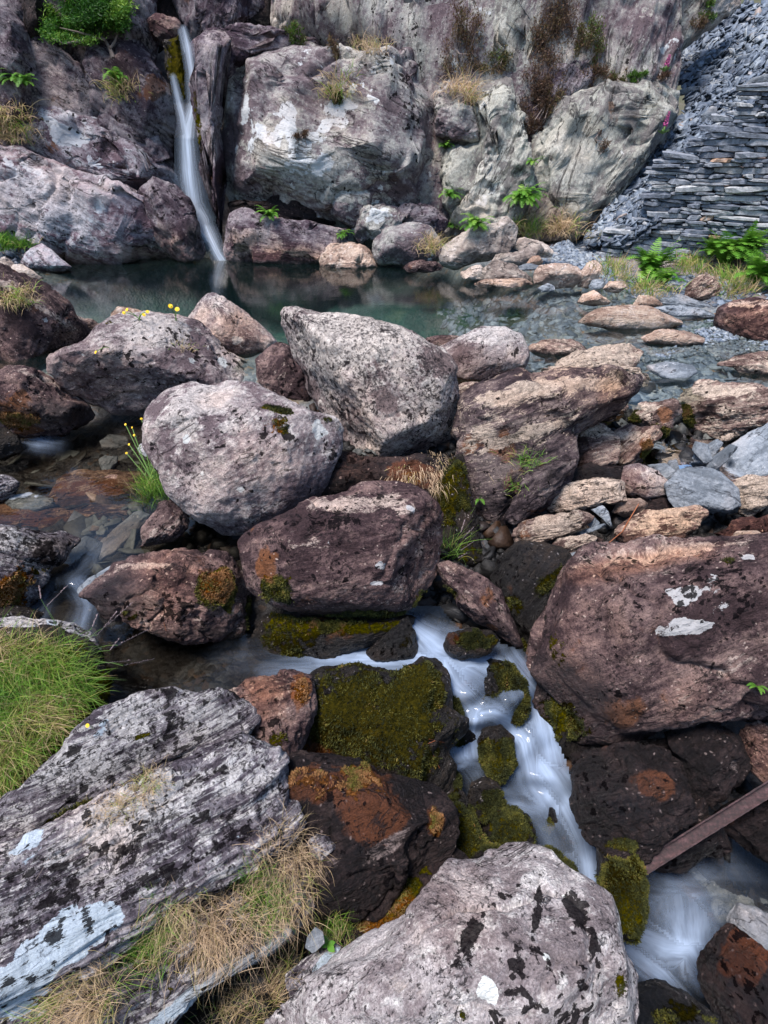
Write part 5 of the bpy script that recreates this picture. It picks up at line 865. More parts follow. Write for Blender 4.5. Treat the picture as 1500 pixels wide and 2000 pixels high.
while zc < 2.75:
    hh = r.uniform(.035, .085) if r.rand() < .8 else r.uniform(.03, .05)
    s = 0.0 + r.uniform(0, .1)
    while s < WL:
        ln = r.uniform(.12, .50) * (1.2 if hh > .06 else .8); cpos = A0 + wd * (s + ln / 2) + up * (zc + hh / 2 + .02 * math.sin(s * 2.1 + zc * 3))
        px_, py_ = proj(cpos); lim = np.interp(py_, edge_py, edge_px)
        if px_ > lim - 4 and py_ > 172 + 8 * math.sin(px_ * .05):
            out = r.uniform(-.03, .035) - .055 * zc * .6
            split = 2 if hh > .075 and r.rand() < .35 else 1
            for q in range(split):
                h2 = hh / split; tn = r.beta(2.2, 2.2) * .9
                if r.rand() < .015: tn = r.uniform(.95, 1)
                ax = wd + up * r.normal(0, .045) + wn_ * r.normal(0, .08); ax /= np.linalg.norm(ax)
                stone(cpos + up * (h2 * (q - (split - 1) / 2)) + wn_ * (out - .12 + r.uniform(-.035, .035)), ax, wn_, up, ln * r.uniform(.96, 1.02), .30, h2 * r.uniform(.93, 1.06), tn, r)
        s += ln
    zc += hh
me = mesh('stone_wall', wv_, wf_, SL); vattr(me, 'tone', np.array(wt_))
wall = link('stone_wall', me, label='dry stone retaining wall of stacked grey blue slates on the right bank', cat='wall')

# scree slope behind and left of the wall
def plane_fn(a, b, c_):
    n = np.cross(b - a, c_ - a); n /= np.linalg.norm(n); n = n if n[2] > 0 else -n; return a, n
def onplane(px, py, P, n):
    d = ray(px, py); return CAM + d * (np.dot(P - CAM, n) / np.dot(d, n))
sP, sN = plane_fn(aty(1150, 462, 10.2), aty(1500, 250, 9.9), aty(1405, 30, 14.6))
poly = parse('1412,28 1480,5 1560,-40 1720,-60 1720,230 1490,230 1420,300 1310,380 1280,440 1200,475 1140,475 1165,440 1185,395 1220,360 1260,310 1310,260 1345,205 1335,165 1300,130 1350,85')
x0, y0 = poly.min(0); x1, y1 = poly.max(0)
nx, ny = 90, 90; X, Y, Fg = grid(x0, x1, y0, y1, nx, ny)
pts = np.array([onplane(a, b, sP, sN) for a, b in zip(X, Y)])
pts = pts + sN * (0.10 * fbm(pts * 1.6, 4) + .05 * ridged(pts * 4, 3))[:, None]
ins = inpoly(X, Y, poly + 0.0)
# the sheet itself reaches a little under the wall and cliffs
me = mesh('scree', pts - sN * .06, Fg[:, ::-1][ins[Fg].any(1)], SC, True); vattr(me, 'tone', np.full(len(pts), .1))
scree_base = link('scree_slope', me, kind='structure')
sel = rng.rand(26000, 2) * [x1 - x0, y1 - y0] + [x0, y0]; sel = sel[inpoly(sel[:, 0], sel[:, 1], poly)]
# even spread in the world rather than in the picture: weight by distance
P3 = np.array([onplane(a, b, sP, sN) for a, b in sel]); P3 += sN * (0.10 * fbm(P3 * 1.6, 4) + .05 * ridged(P3 * 4, 3))[:, None]
P3 = P3[:8500]
plates('scree', P3, np.tile(sN, (len(P3), 1)), (.03, .30), (.04, .10), SC, tilt=.42, asp=(.3, .8), seed=3, kind='stuff', tone=np.clip(rng.beta(2, 2.4, len(P3)) + .25 * fbm(P3 * .9, 3), 0, .99))
# spill of slates in front of the grey cliff, left of the wall
# separate larger slates on the scree
for i, (a, b, lab) in enumerate([(1297, 232, 'upright blue slate blade standing in the scree beside the wall top'), (1385, 228, 'dark leaning slate blade on the scree above the wall'), (1340, 178, 'long grey slate lying on the upper scree'), (1430, 205, 'pale slate resting on the top course of the wall'), (1490, 160, 'thick dark slab jutting from the scree at the right edge'), (1190, 452, 'long dark slate blade pointing down to the pool bank')]):
    w_ = [16, 14, 30, 24, 40, 60][i]; h_ = [26, 24, 7, 6, 14, 8][i]
    rr_ = [10, -30, 15, -5, 8, 14][i]; cs, sn = math.cos(R(rr_)), math.sin(R(rr_))
    q = ' '.join('%.1f,%.1f' % (a + x_ * w_ * cs + y_ * h_ * sn, b - x_ * w_ * sn + y_ * h_ * cs) for x_, y_ in [(-1, .2), (-.5, -.8), (.3, -1), (1, -.3), (.8, .6), (-.3, 1)])
    dpl = onplane(a, b, sP, sN)
    B(q, 'slate', lab, d=depth(dpl) - .12, T=.3, back=.5, seed=300 + i, cut=2, p=5, rough=.4, sub=4, name='slate', grow=1.0)

def scatter(poly, n, seed, zt=None):
    P = parse(poly); a, b = P.min(0), P.max(0); r = np.random.RandomState(seed); out = []; nr = []
    bpy.context.view_layer.update()
    while n > 0:
        q = r.rand(400, 2) * (b - a) + a; q = q[inpoly(q[:, 0], q[:, 1], P)]
        for x_, y_ in q[:n]:
            h_ = hit(x_, y_)
            if h_ is not None and h_[2].name.startswith('ground'): out.append(h_[0]); nr.append(h_[1])
        n -= len(q)
    return np.array(out).reshape(-1, 3), np.array(nr).reshape(-1, 3)
DG.update()
# gravel bank on the far shore
p, n = scatter('1010,500 1060,478 1150,468 1180,500 1200,545 1180,560 1130,530 1050,520', 2200, 1); plates('slate_gravel', p, n, (.02, .14), (.1, .25), SC, .15, seed=4, kind='stuff', tone=rng.uniform(.45, .97, len(p)))
p, n = scatter('1180,560 1240,540 1420,540 1560,560 1560,600 1400,600 1300,590 1200,590', 900, 2); plates('slate_gravel', p, n, (.03, .16), (.1, .25), SC, .2, seed=5, kind='stuff')
# gravel in the shallows
p, n = scatter('1330,640 1400,625 1560,670 1560,700 1400,705 1380,690 1330,700 1240,712 1250,690 1320,680 1370,665', 3800, 3); plates('slate_gravel', p + [0, 0, .012], n, (.015, .07), (.15, .35), SC, .25, seed=6, kind='stuff', tone=rng.uniform(.45, .97, len(p)))
p, n = scatter('850,600 1100,560 1300,600 1560,690 1560,780 1330,780 1080,780 900,700', 3600, 4); plates('pool_bed_slates', p, n, (.04, .22), (.05, .1), SC, .06, seed=7, kind='stuff', tone=rng.uniform(.15, .85, len(p)))
# slates on the bed of the left stream
p, n = scatter('-40,860 320,850 340,1000 330,1080 250,1100 120,1130 60,1050 -40,1020', 110, 5); plates('stream_bed_slates', p, n, (.10, .42), (.03, .06), SB, .05, seed=8, kind='stuff', asp=(.3, .7), tone=rng.uniform(0, .8, len(p)))
p, n = scatter('150,930 300,920 320,1080 200,1130', 50, 15); plates('stream_bed_slates', p + [0, 0, .02], n, (.16, .42), (.03, .06), SB, .04, seed=18, kind='stuff', asp=(.2, .5), tone=rng.uniform(.5, .95, len(p)))
# broken slate and stones in the dark gaps
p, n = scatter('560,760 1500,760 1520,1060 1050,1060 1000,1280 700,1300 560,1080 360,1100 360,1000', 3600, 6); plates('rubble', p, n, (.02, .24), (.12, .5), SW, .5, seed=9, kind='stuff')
p, n = scatter('620,870 760,880 780,950 640,960', 260, 16); plates('rubble', p + [0, 0, .02], n, (.03, .12), (.1, .2), SB, .45, seed=19, kind='stuff', tone=rng.uniform(.2, .7, len(p)))
p, n = scatter('1200,840 1560,820 1560,960 1230,960', 380, 17); plates('rubble', p + [0, 0, .02], n, (.04, .16), (.08, .2), SB, .45, seed=20, kind='stuff', tone=rng.uniform(.2, .8, len(p)))
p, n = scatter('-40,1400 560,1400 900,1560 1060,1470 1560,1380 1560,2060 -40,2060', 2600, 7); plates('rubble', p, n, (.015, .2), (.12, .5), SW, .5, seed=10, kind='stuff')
p, n = scatter('-60,470 60,480 120,525 0,560 -60,560', 300, 18); plates('rubble', p, n, (.04, .2), (.3, .6), SL, .5, seed=21, kind='stuff')
DG.update()
# ------------------------------------------------------------------ plants
def leafmat(name, stops, rough=.55, trans=.3, spec=.3):
    t = NT(name); v = t.n('TexCoord').outputs['Object']
    tn = t.math('ADD', t.attr('tone'), t.math('MULTIPLY', t.math('SUBTRACT', t.noise(v, 14, 2), .5), .25))
    c = t.ramp(tn, stops); a = t.n('BsdfPrincipled'); t.set(a.inputs['Base Color'], c); a.inputs['Roughness'].default_value = rough; a.inputs['Specular IOR Level'].default_value = spec
    b = t.n('BsdfTranslucent'); t.set(b.inputs[0], c); m = t.n('MixShader'); m.inputs[0].default_value = trans
    t.t.links.new(a.outputs[0], m.inputs[1]); t.t.links.new(b.outputs[0], m.inputs[2]); return t.out(m.outputs[0])
GR = leafmat('grass_blades', [(0, (.62, .46, .30)), (.30, (.50, .38, .20)), (.42, (.38, .36, .10)), (.56, (.22, .40, .05)), (1, (.07, .20, .03))])
FE = leafmat('fern_leaf', [(0, (.04, .13, .012)), (.5, (.12, .31, .03)), (1, (.28, .48, .07))])
HE = leafmat('heather_leaf', [(0, (.055, .035, .025)), (.35, (.14, .085, .06)), (.55, (.17, .12, .06)), (.75, (.10, .12, .035)), (1, (.09, .20, .03))])
TR = leafmat('tree_leaf', [(0, (.012, .05, .006)), (.45, (.05, .16, .015)), (1, (.24, .36, .05))])
MO = leafmat('moss_tuft', [(0, (.012, .016, .004)), (.35, (.04, .045, .009)), (.6, (.125, .12, .02)), (.8, (.19, .11, .04)), (1, (.30, .15, .06))], .8, .15)
TW = NT('dry_twig'); TW = TW.out(TW.bsdf((.20, .16, .14), .8))
STEM = NT('flower_stem'); STEM = STEM.out(STEM.bsdf((.13, .24, .06), .6))
YEL = NT('yellow_petal'); YEL = YEL.out(YEL.bsdf((.85, .55, .02), .5))
PINK = NT('pink_petal'); PINK = PINK.out(PINK.bsdf((.55, .12, .32), .5))
SEED = NT('seed_head'); SEED = SEED.out(SEED.bsdf((.36, .27, .27), .8))

def blades(root, nrm, L, comb, droop, width, tone, seed, seg=6, spread=.5):
    """curved tapering grass blades, one row of quads each; returns verts, faces, tone"""
    r = np.random.RandomState(seed); n = len(root)
    d = nrm * .35 + np.array([0, 0, .75]) + r.normal(0, spread, (n, 3)) * [1, 1, .45] + comb; d /= np.linalg.norm(d, axis=1, keepdims=True)
    ln = L * r.uniform(.45, 1.15, n); side = np.cross(d, r.normal(0, 1, (n, 3))); side /= np.linalg.norm(side, axis=1, keepdims=True)
    p = root.copy(); step = (ln / seg)[:, None]; V = []; curl = r.normal(0, .10, (n, 3)); dr = droop * r.uniform(.4, 1.6, n)[:, None]
    for i in range(seg + 1):
        w_ = width * (1 - (i / seg) ** 1.5 * .9) * .5; V.append(np.stack([p - side * w_, p + side * w_], 1))
        p = p + d * step; d = d + np.array([0, 0, -1.0]) * dr / seg * (1 + i * .35) + curl; d /= np.linalg.norm(d, axis=1, keepdims=True)
    V = np.stack(V, 1).reshape(n, -1, 3); b = (np.arange(n) * (seg + 1) * 2)[:, None]; F = []
    for i in range(seg): F.append(np.concatenate([b + 2 * i, b + 2 * i + 1, b + 2 * i + 3, b + 2 * i + 2], 1))
    return V.reshape(-1, 3), np.concatenate(F), np.repeat(tone, (seg + 1) * 2)
def up_img(dx, dy):      # direction in the ground seen as (dx, dy) in the picture, dy up
    return np.array([dx, dy, 0.0])
def tussock(poly, n, L, green, label, comb=(0, 0, 0), droop=.9, width=.0026, seed=1, spread=.5, name='grass_tussock', cat='grass tussock', group=None, mind=0, kind=None, hits=60, lift=0.0):
    P = parse(poly); a, b = P.min(0), P.max(0); r = np.random.RandomState(seed); R_, N_, O_ = [], [], []
    tries = 0
    while len(R_) < hits and tries < hits * 12:
        q = r.rand(2) * (b - a) + a; tries += 1
        if not inpoly(q[:1], q[1:], P)[0]: continue
        h_ = hit(*q)
        if h_ is None: continue
        R_.append(h_[0]); N_.append(h_[1])
    R_ = np.array(R_); N_ = np.array(N_)
    dz = np.array([depth(p) for p in R_]); ok = np.abs(dz - np.median(dz)) < max(.35, .08 * np.median(dz)); R_, N_ = R_[ok], N_[ok]
    k = r.randint(0, len(R_), n); jit = r.normal(0, .012 * np.median(dz), (n, 3)) * [1, 1, .15]
    root = R_[k] + jit - N_[k] * .005; c = root.mean(0)
    rad = (root - c); rad[:, 2] = 0; rad = rad / (np.abs(rad).max() + 1e-6)
    cl = fbm(root * 9 + seed, 2)
    tone = np.clip(green + .55 * cl + r.normal(0, .17, n), 0, 1)
    combv = np.asarray(comb, float)[None] + rad * .5 + np.stack([fbm(root * 5 + 9, 2), fbm(root * 5 + 29, 2), root[:, 0] * 0], 1) * .5
    V, F, t_ = blades(root - c, N_[k], L, combv, droop * (1.2 - tone[:].clip(0, .7)).mean(), width, tone, seed, spread=spread)
    me = mesh(name, V, F, GR); vattr(me, 'tone', t_); return link(name, me, label=label if not kind else None, cat=cat if not kind else None, group=group, kind=kind, loc=c)

# the big tussock and foreground clumps
tussock('0,1260 60,1255 110,1270 150,1300 165,1345 150,1390 110,1430 60,1490 10,1550 -60,1600 -60,1250', 8000, .19, .56, 'large green and straw coloured grass tussock at the left edge', (.25, -.25, 0), 1.0, .0026, 11, .6, hits=260)
tussock('520,1640 560,1620 600,1640 618,1700 600,1770 560,1780 520,1720 490,1700', 1050, .15, .10, 'straw coloured grass tuft hanging at the end of the long slab', (.15, -.5, 0), 1.5, .0015, 12, .45, hits=60)
tussock('480,1690 520,1700 560,1760 540,1800 490,1770', 600, .12, .55, 'greenish grass tuft between the two larger straw tufts', (.0, -.3, 0), 1.3, .0015, 13, .5, hits=40)
tussock('320,1770 400,1740 500,1770 560,1800 520,1850 400,1880 330,1900 290,1850', 1450, .16, .10, 'widest straw coloured tuft in the middle of the foreground ledge', (-.1, -.45, 0), 1.4, .0015, 14, .5, hits=90)
tussock('280,1800 330,1770 320,1850 300,1900 260,1880', 800, .11, .75, 'dark green grass tuft left of the widest straw tuft', (-.25, .2, 0), .8, .0016, 15, .45, hits=40)
tussock('110,1930 180,1880 240,1870 240,1930 200,2010 100,2020', 850, .17, .14, 'straw coloured grass tuft nearest the bottom left corner', (-.2, -.3, 0), 1.3, .0016, 16, .5, hits=60)
tussock('480,1950 530,1900 570,1880 580,1920 520,1990', 500, .13, .22, 'thin dry grass tuft standing in the dark gap below the pale ledge', (.1, .3, 0), .7, .0015, 17, .4, hits=30)
tussock('400,1990 450,1960 500,1990 460,2040', 380, .12, .3, 'dry grass tuft at the bottom edge in the dark gap', (.2, .2, 0), .8, .0015, 18, .45, hits=24)
tussock('620,1800 660,1780 690,1800 680,1850 640,1850', 800, .10, .55, 'green grass tuft above the blue slate piece', (.2, .3, 0), .7, .0015, 19, .5, hits=30)
tussock('190,1590 230,1560 290,1530 310,1510 300,1545 240,1590 210,1610', 700, .055, .08, 'short orange dry grass lying in a crack of the long slab', (0, -.3, 0), 1.2, .0014, 20, .6, hits=50)
tussock('265,1530 290,1510 310,1520 295,1545', 220, .06, .4, 'small tuft with a green heart in the crack of the long slab', (.1, -.2, 0), 1.0, .0014, 21, .5, hits=14)
# stream clump with yellow hawkweed
tussock('285,960 310,930 335,945 335,985 300,990', 700, .20, .72, 'bright green grass clump on the wedge beside the round grey boulder', (-.15, .05, 0), .7, .004, 22, .35, hits=30)
tussock('860,1060 880,1050 885,1090 865,1095', 130, .25, .75, 'green grass sprig beside the broad brown boulder', (.05, .1, 0), .6, .0035, 23, .35, hits=10)
tussock('1010,890 1050,885 1045,905 1020,910', 170, .10, .62, 'small green grass tuft on the dark face of the sloping ledge', (0, -.1, 0), .9, .004, 24, .6, hits=12)
tussock('1000,940 1022,935 1020,955 1005,957', 100, .08, .55, 'tiny grass tuft below the larger tuft on the sloping ledge', (0, -.1, 0), .9, .0035, 25, .6, hits=8)
tussock('10,565 45,560 50,590 20,600', 450, .16, .25, 'dry grass hanging on the purple boulder at the left edge', (.1, -.5, 0), 1.6, .006, 26, .5, hits=20)
tussock('340,670 365,665 370,682 345,684', 160, .06, .12, 'little dry grass patch on the flowered boulder', (0, 0, 0), 1.2, .004, 27, .7, hits=10)
tussock('820,885 870,880 880,930 860,950 800,945 760,930 770,905', 900, .10, .02, 'shaggy orange dry moss fringe hanging under the largest speckled boulder', (0, -.3, -1.4), 1.5, .003, 28, .3, hits=50, name='hanging_moss', cat='moss')
# far bank
for i, (pl, n_, L_, g_, cb, lab) in enumerate([
    ('1170,520 1215,510 1235,545 1225,560 1180,555', 420, .22, .45, (-.1, -.2, 0), 'pale grass at the left end of the wall foot'),
    ('1230,555 1290,555 1300,575 1250,580', 300, .20, .35, (0, -.2, 0), 'straw grass under the narrow upright fern'),
    ('1325,510 1370,505 1380,540 1330,550', 380, .24, .5, (0, -.1, 0), 'grass mound between the two fern patches'),
    ('1400,535 1450,530 1470,575 1420,585', 520, .26, .48, (0, -.15, 0), 'round grass mound below the right fern patch'),
    ('1075,445 1100,430 1115,440 1105,462 1080,462', 420, .40, .10, (0, .1, 0), 'orange dry grass at the foot of the grey cliff'),
    ('1005,435 1025,430 1035,455 1010,458', 400, .30, .55, (0, 0, 0), 'green grass under the big cliff fern'),
    ('1030,440 1050,435 1050,462 1030,462', 260, .28, .3, (0, 0, 0), 'yellowish grass right of the big cliff fern'),
    ('828,475 850,470 850,495 832,498', 300, .26, .2, (0, -.2, 0), 'straw grass on the rounded shore boulder'),
    ('-20,465 55,470 60,485 0,492', 900, .22, .8, (0, 0, 0), 'green turf at the left edge above the pool corner'),
    ('-20,215 35,215 55,250 50,285 10,280', 900, .40, .2, (.1, -.4, 0), 'brown hanging grass on the left cliff ledge'),
    ('228,165 245,160 245,200 232,205', 260, .30, .3, (0, -.5, 0), 'dry grass hanging from the left cliff below the tree'),
    ('885,170 925,160 925,215 905,215', 300, .45, .08, (0, -.4, 0), 'orange dry grass in the cliff gully'),
    ('650,150 680,150 680,200 640,200', 260, .32, .4, (0, -.4, 0), 'green and brown grass tuft on the face of the great dome'),
    ('1130,455 1160,450 1165,470 1130,468', 60, .16, .3, (0, 0, 0), 'few dry blades on the gravel bank'),
    ('690,85 740,80 745,105 700,110', 260, .3, .15, (0, -.2, 0), 'dry grass on the top of the great dome')]):
    tussock(pl, n_, L_, g_, lab, cb, .8, .009, 40 + i, .4, hits=24)

def fern(px, py, size, nf, label, seed=1, facing=(0, -1, 0), group='ferns on the far bank', pos=None, up_=.8, tone0=.5):
    r = np.random.RandomState(seed); h_ = hit(px, py)
    c = pos if pos is not None else h_[0]; V, F, T = [], [], []
    fc = np.array(facing, float)
    for q in range(int(nf * 2.6) if nf > 5 else nf):
        az = r.normal(0, 1.0) if nf > 3 else r.uniform(-1.2, 1.2); d = np.array([math.sin(az), math.cos(az) * -.7, 0]) * r.uniform(.35, .9) + fc * .30 + [0, 0, up_ * r.uniform(.5, 1.3)]; d /= np.linalg.norm(d)
        L = size * r.uniform(.7, 1.25); K = 20; p = np.zeros(3); sd = np.cross(d, [0, 0, 1]); sd /= np.linalg.norm(sd); tq = np.clip(tone0 + r.normal(0, .22), 0, 1)
        pts = []; dd = d.copy()
        for k in range(K + 1):
            pts.append((p.copy(), dd.copy())); p = p + dd * L / K; dd = dd + np.array([0, 0, -1]) * .05 * (1 + k * .09); dd /= np.linalg.norm(dd)
        for k in range(2, K):
            pp, dv = pts[k]; s_ = k / K; pl_ = L * .22 * math.sin(math.pi * min(1, s_ * .86 + .10)) ** .8 * (1 - s_ * .35)
            for sg in (-1, 1):
                ax = sd * sg + dv * .45 + np.array([0, 0, -.12]) + r.normal(0, .06, 3); ax /= np.linalg.norm(ax); w_ = dv * L * .013
                b = len(V); V += [pp - w_, pp + w_, pp + ax * pl_ * .35 + w_ * 1.25, pp + ax * pl_ * .35 - w_ * 1.25, pp + ax * pl_ * .72 + w_ * .8, pp + ax * pl_ * .72 - w_ * .8, pp + ax * pl_]
                F += [(b, b + 1, b + 2, b + 3), (b + 3, b + 2, b + 4, b + 5), (b + 5, b + 4, b + 6)]; T += [np.clip(tq + r.normal(0, .06), 0, 1)] * 7
        for k in range(K):      # stalk
            a_, b_ = pts[k][0], pts[k + 1][0]; b = len(V); w_ = sd * size * .008; V += [a_ - w_, a_ + w_, b_ + w_, b_ - w_]; F += [(b, b + 1, b + 2, b + 3)]; T += [.3] * 4
    me = mesh('fern', V, F, FE); vattr(me, 'tone', np.array(T)); return link('fern', me, label=label, cat='fern', group=group, loc=c)
for i, (a, b, sz, nf, lab) in enumerate([(1018, 395, .42, 26, 'large bright fern bush at the foot of the pale cliff pillar'), (930, 445, .34, 16, 'low spreading fern on top of the long pale block'), (882, 445, .22, 8, 'small fern left of the low spreading fern'),
      (878, 385, .28, 9, 'small fern tucked at the foot of the left pillar'), (1262, 545, .50, 18, 'narrow upright fern against the wall foot'), (1410, 520, .52, 26, 'wide fern patch at the right under the wall'), (1450, 510, .46, 20, 'fern on the right of the wide fern patch'), (1385, 505, .36, 12, 'fern at the left of the wide fern patch'),
      (1470, 560, .46, 16, 'tall fern against the grey boulder at the right edge'), (1290, 560, .30, 10, 'low fern between the upright fern and the grass mound'), (528, 425, .26, 12, 'bright fern in the crack under the great dome'), (670, 462, .20, 7, 'small fern on the ledge right of the low purple block'),
      (870, 290, .22, 6, 'small fern hanging on the left side of the pillar'), (232, 160, .30, 8, 'fern on the left cliff under the tree'), (50, 170, .4, 9, 'green fern growing in the dark vertical crack at the left'), (1040, 320, .22, 6, 'small fern in the gully below the heather')]):
    fern(a, b, sz * (1.15 if a > 1200 else 1), nf, lab, 60 + i, up_=1.7 if a > 1200 else 1.0)
fern(338, 1990, .10, 3, 'little fern frond at the bottom edge', 90, pos=atz(338, 1992, -.62) , group=None)
fern(935, 975, .09, 5, 'tiny bright fern sprig on the dark ledge', 91, group=None)
fern(1478, 1340, .08, 5, 'tiny fern under the huge boulder at the right edge', 92, group=None)

def bush(px, py, rx, ry, n, tone, label, seed=1, twigs=30, leaf=.045, name='heather_bush', cat='heather bush', mat=None, thick=.35, dep=None):
    r = np.random.RandomState(seed); h_ = hit(px, py); c = h_[0] if dep is None else atd(px, py, dep); dz = depth(c); sx, sy = rx * dz / FPX, ry * dz / FPX
    ncl = max(6, int(n / 130)); ang = r.rand(ncl) * 2 * math.pi; rad = np.sqrt(r.rand(ncl)) ; cl = np.stack([np.cos(ang) * rad * sx, -r.uniform(.02, 1, ncl) * thick * min(sx, sy) * (1.2 - rad), np.sin(ang) * rad * sy], 1)
    k = r.randint(0, ncl, n); p = cl[k] + r.normal(0, 1, (n, 3)) * [sx * .15, min(sx, sy) * .14, sy * .15]
    d = r.normal(0, .6, (n, 3)) + [0, -.5, .7]; d /= np.linalg.norm(d, axis=1, keepdims=True); s_ = np.cross(d, r.normal(0, 1, (n, 3))); s_ /= np.linalg.norm(s_, axis=1, keepdims=True)
    L = leaf * r.uniform(.5, 1.3, n)[:, None]; w_ = L * .16
    V = np.stack([p, p + d * L * .5 + s_ * w_, p + d * L, p + d * L * .5 - s_ * w_], 1).reshape(-1, 3); F = (np.arange(n) * 4)[:, None] + np.arange(4)
    tn = np.clip(tone + .28 * (r.rand(ncl)[k] - .5) + r.normal(0, .10, n), 0, 1)
    root = bpy.data.objects.new(name, None); C.objects.link(root); root.location = tuple(c); root['label'] = label; root['category'] = cat; root['group'] = 'shrubs growing on the cliffs' if cat == 'heather bush' else ''
    if cat != 'heather bush': del root['group']
    me = mesh('foliage', V, F, mat or HE); vattr(me, 'tone', np.repeat(tn, 4)); link('foliage', me, root)
    TV, TF = [], []
    for i in range(twigs):
        a = np.array([r.uniform(-.4, .4) * sx, .05, -sy * .8 * r.rand()]); b = cl[r.randint(ncl)] * 1.1; m_ = (a + b) / 2 + r.normal(0, .06, 3)
        pr = [a, m_, b]
        for p0, p1, w0 in ((pr[0], pr[1], .010), (pr[1], pr[2], .006)):
            ax = p1 - p0; s1 = np.cross(ax, [0, 1, .2]); s1 /= np.linalg.norm(s1) + 1e-9; s2 = np.cross(ax, s1); s2 /= np.linalg.norm(s2) + 1e-9; bb = len(TV)
            for q_, ww in ((p0, w0), (p1, w0 * .7)): TV += [q_ + s1 * ww, q_ - s1 * ww * .5 + s2 * ww * .87, q_ - s1 * ww * .5 - s2 * ww * .87]
            for e in range(3): TF.append((bb + e, bb + (e + 1) % 3, bb + 3 + (e + 1) % 3, bb + 3 + e))
    link('branches', mesh('branches', TV, TF, TW), root); return root
for i, a in enumerate([(1075, 60, 45, 70, 5200, .38, 'big brown heather bush high on the cliff above the gully'), (1150, 85, 28, 40, 2600, .66, 'olive green shrub right of the big brown heather'), (1060, 170, 38, 50, 2600, .30, 'brown heather hanging in the gully below the big bush'),
      (1160, 160, 40, 26, 2400, .36, 'russet heather bush on the ledge above the grey cliff'), (1245, 155, 18, 15, 900, .98, 'bright green bilberry bush at the right end of the ledge'), (1215, 150, 26, 18, 900, .6, 'olive shrub between the russet heather and the bilberry'), (1285, 155, 22, 14, 600, .2, 'purplish heather at the right end of the cliff ledge'),
      (1045, 230, 30, 50, 2000, .25, 'dark trailing heather on the left edge of the grey cliff'), (900, 90, 40, 60, 2800, .42, 'twiggy shrub at the head of the cliff gully'), (960, 125, 36, 26, 1800, .62, 'low olive heather on top of the pale pillar'), (1075, 215, 24, 36, 1200, .45, 'brown heather clump beside the trailing heather'),
      (575, 72, 26, 22, 1400, .78, 'green and orange shrub on the shelf above the great dome'), (655, 100, 22, 34, 900, .5, 'brown heather on the upper edge of the great dome'), (588, 270, 16, 12, 400, .25, 'small brown heather tuft on the face of the great dome'), (658, 185, 18, 26, 900, .7, 'olive heather tuft in the crack of the great dome'),
      (1380, 15, 24, 20, 900, .95, 'green shrub at the top beside the scree'), (1360, 60, 24, 20, 500, .4, 'brown shrub at the upper edge of the scree'), (20, 240, 34, 36, 1400, .45, 'dark heather at the left edge of the cliff'), (1175, 280, 16, 18, 260, .3, 'thin heather sprig on the grey cliff')]):
    bush(*a, seed=120 + i, twigs=40 if i == 8 else 22)
# bare grey twigs trailing down the gully: part of the heather there
# small tree on the left cliff
r = np.random.RandomState(77); c = atd(205, 100, 8.55); TV, TF, BV, BT = [], [], [], []
def limb(a, b, w0, w1):
    ax = b - a; s1 = np.cross(ax, [.3, 1, .2]); s1 /= np.linalg.norm(s1); s2 = np.cross(ax, s1); s2 /= np.linalg.norm(s2); bb = len(TV)
    for q_, ww in ((a, w0), (b, w1)):
        for e in range(6): TV.append(q_ + (s1 * math.cos(e * math.pi / 3) + s2 * math.sin(e * math.pi / 3)) * ww)
    for e in range(6): TF.append((bb + e, bb + (e + 1) % 6, bb + 6 + (e + 1) % 6, bb + 6 + e))
def toC(px, py, dd=8.4): return atd(px, py, dd) - c
lines = [[(222, 115), (215, 95), (205, 78), (190, 62)], [(205, 78), (180, 70), (150, 62), (120, 55), (95, 45)], [(215, 95), (225, 80), (232, 55), (238, 30)], [(190, 62), (170, 40), (150, 15), (140, -20)], [(190, 62), (200, 35), (205, 5), (210, -30)], [(180, 70), (160, 80), (125, 85), (100, 75)]]
for li, ln in enumerate(lines):
    w_ = .035 if li == 0 else .02; q = [toC(a, b, 8.5 - .10 * k * (1 if li % 2 else -.3)) for k, (a, b) in enumerate(ln)]
    for k in range(len(q) - 1): limb(q[k], q[k + 1], w_ * (1 - .22 * k), w_ * (1 - .22 * (k + 1)))
blobs = [(110, 45, 32, 20), (90, 25, 22, 18), (140, 60, 38, 20), (170, 40, 40, 30), (215, 35, 34, 30), (235, 15, 24, 24), (180, 5, 40, 28), (130, 15, 30, 20), (160, 75, 34, 14), (110, 72, 28, 12), (240, 50, 14, 14), (200, -30, 50, 30), (140, -30, 40, 30), (85, 60, 14, 10)]
for bi, (a, b, rx, ry) in enumerate(blobs):
    n = int(rx * ry * 4.4); q = r.normal(0, .42, (n, 2)); pp = np.array([toC(a + q[k, 0] * rx, b + q[k, 1] * ry, 8.4 + r.normal(0, .18) + .15 * math.sin(bi * 2)) for k in range(n)])
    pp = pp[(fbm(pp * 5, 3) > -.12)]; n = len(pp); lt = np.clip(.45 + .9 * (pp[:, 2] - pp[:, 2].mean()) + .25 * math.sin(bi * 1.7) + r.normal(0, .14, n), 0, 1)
    d = r.normal(0, .5, (n, 3)) + [0.5, -.3, .15]; d /= np.linalg.norm(d, axis=1, keepdims=True); s_ = np.cross(d, r.normal(0, 1, (n, 3))); s_ /= np.linalg.norm(s_, axis=1, keepdims=True); L = r.uniform(.03, .075, n)[:, None]
    BV.append(np.stack([pp, pp + d * L * .5 + s_ * L * .13, pp + d * L, pp + d * L * .5 - s_ * L * .13], 1).reshape(-1, 3)); BT.append(np.repeat(lt, 4))
BV = np.concatenate(BV); BT = np.concatenate(BT)
root = bpy.data.objects.new('cliff_tree', None); C.objects.link(root); root.location = tuple(c); root['label'] = 'small feathery green tree growing out of the left cliff top'; root['category'] = 'tree'
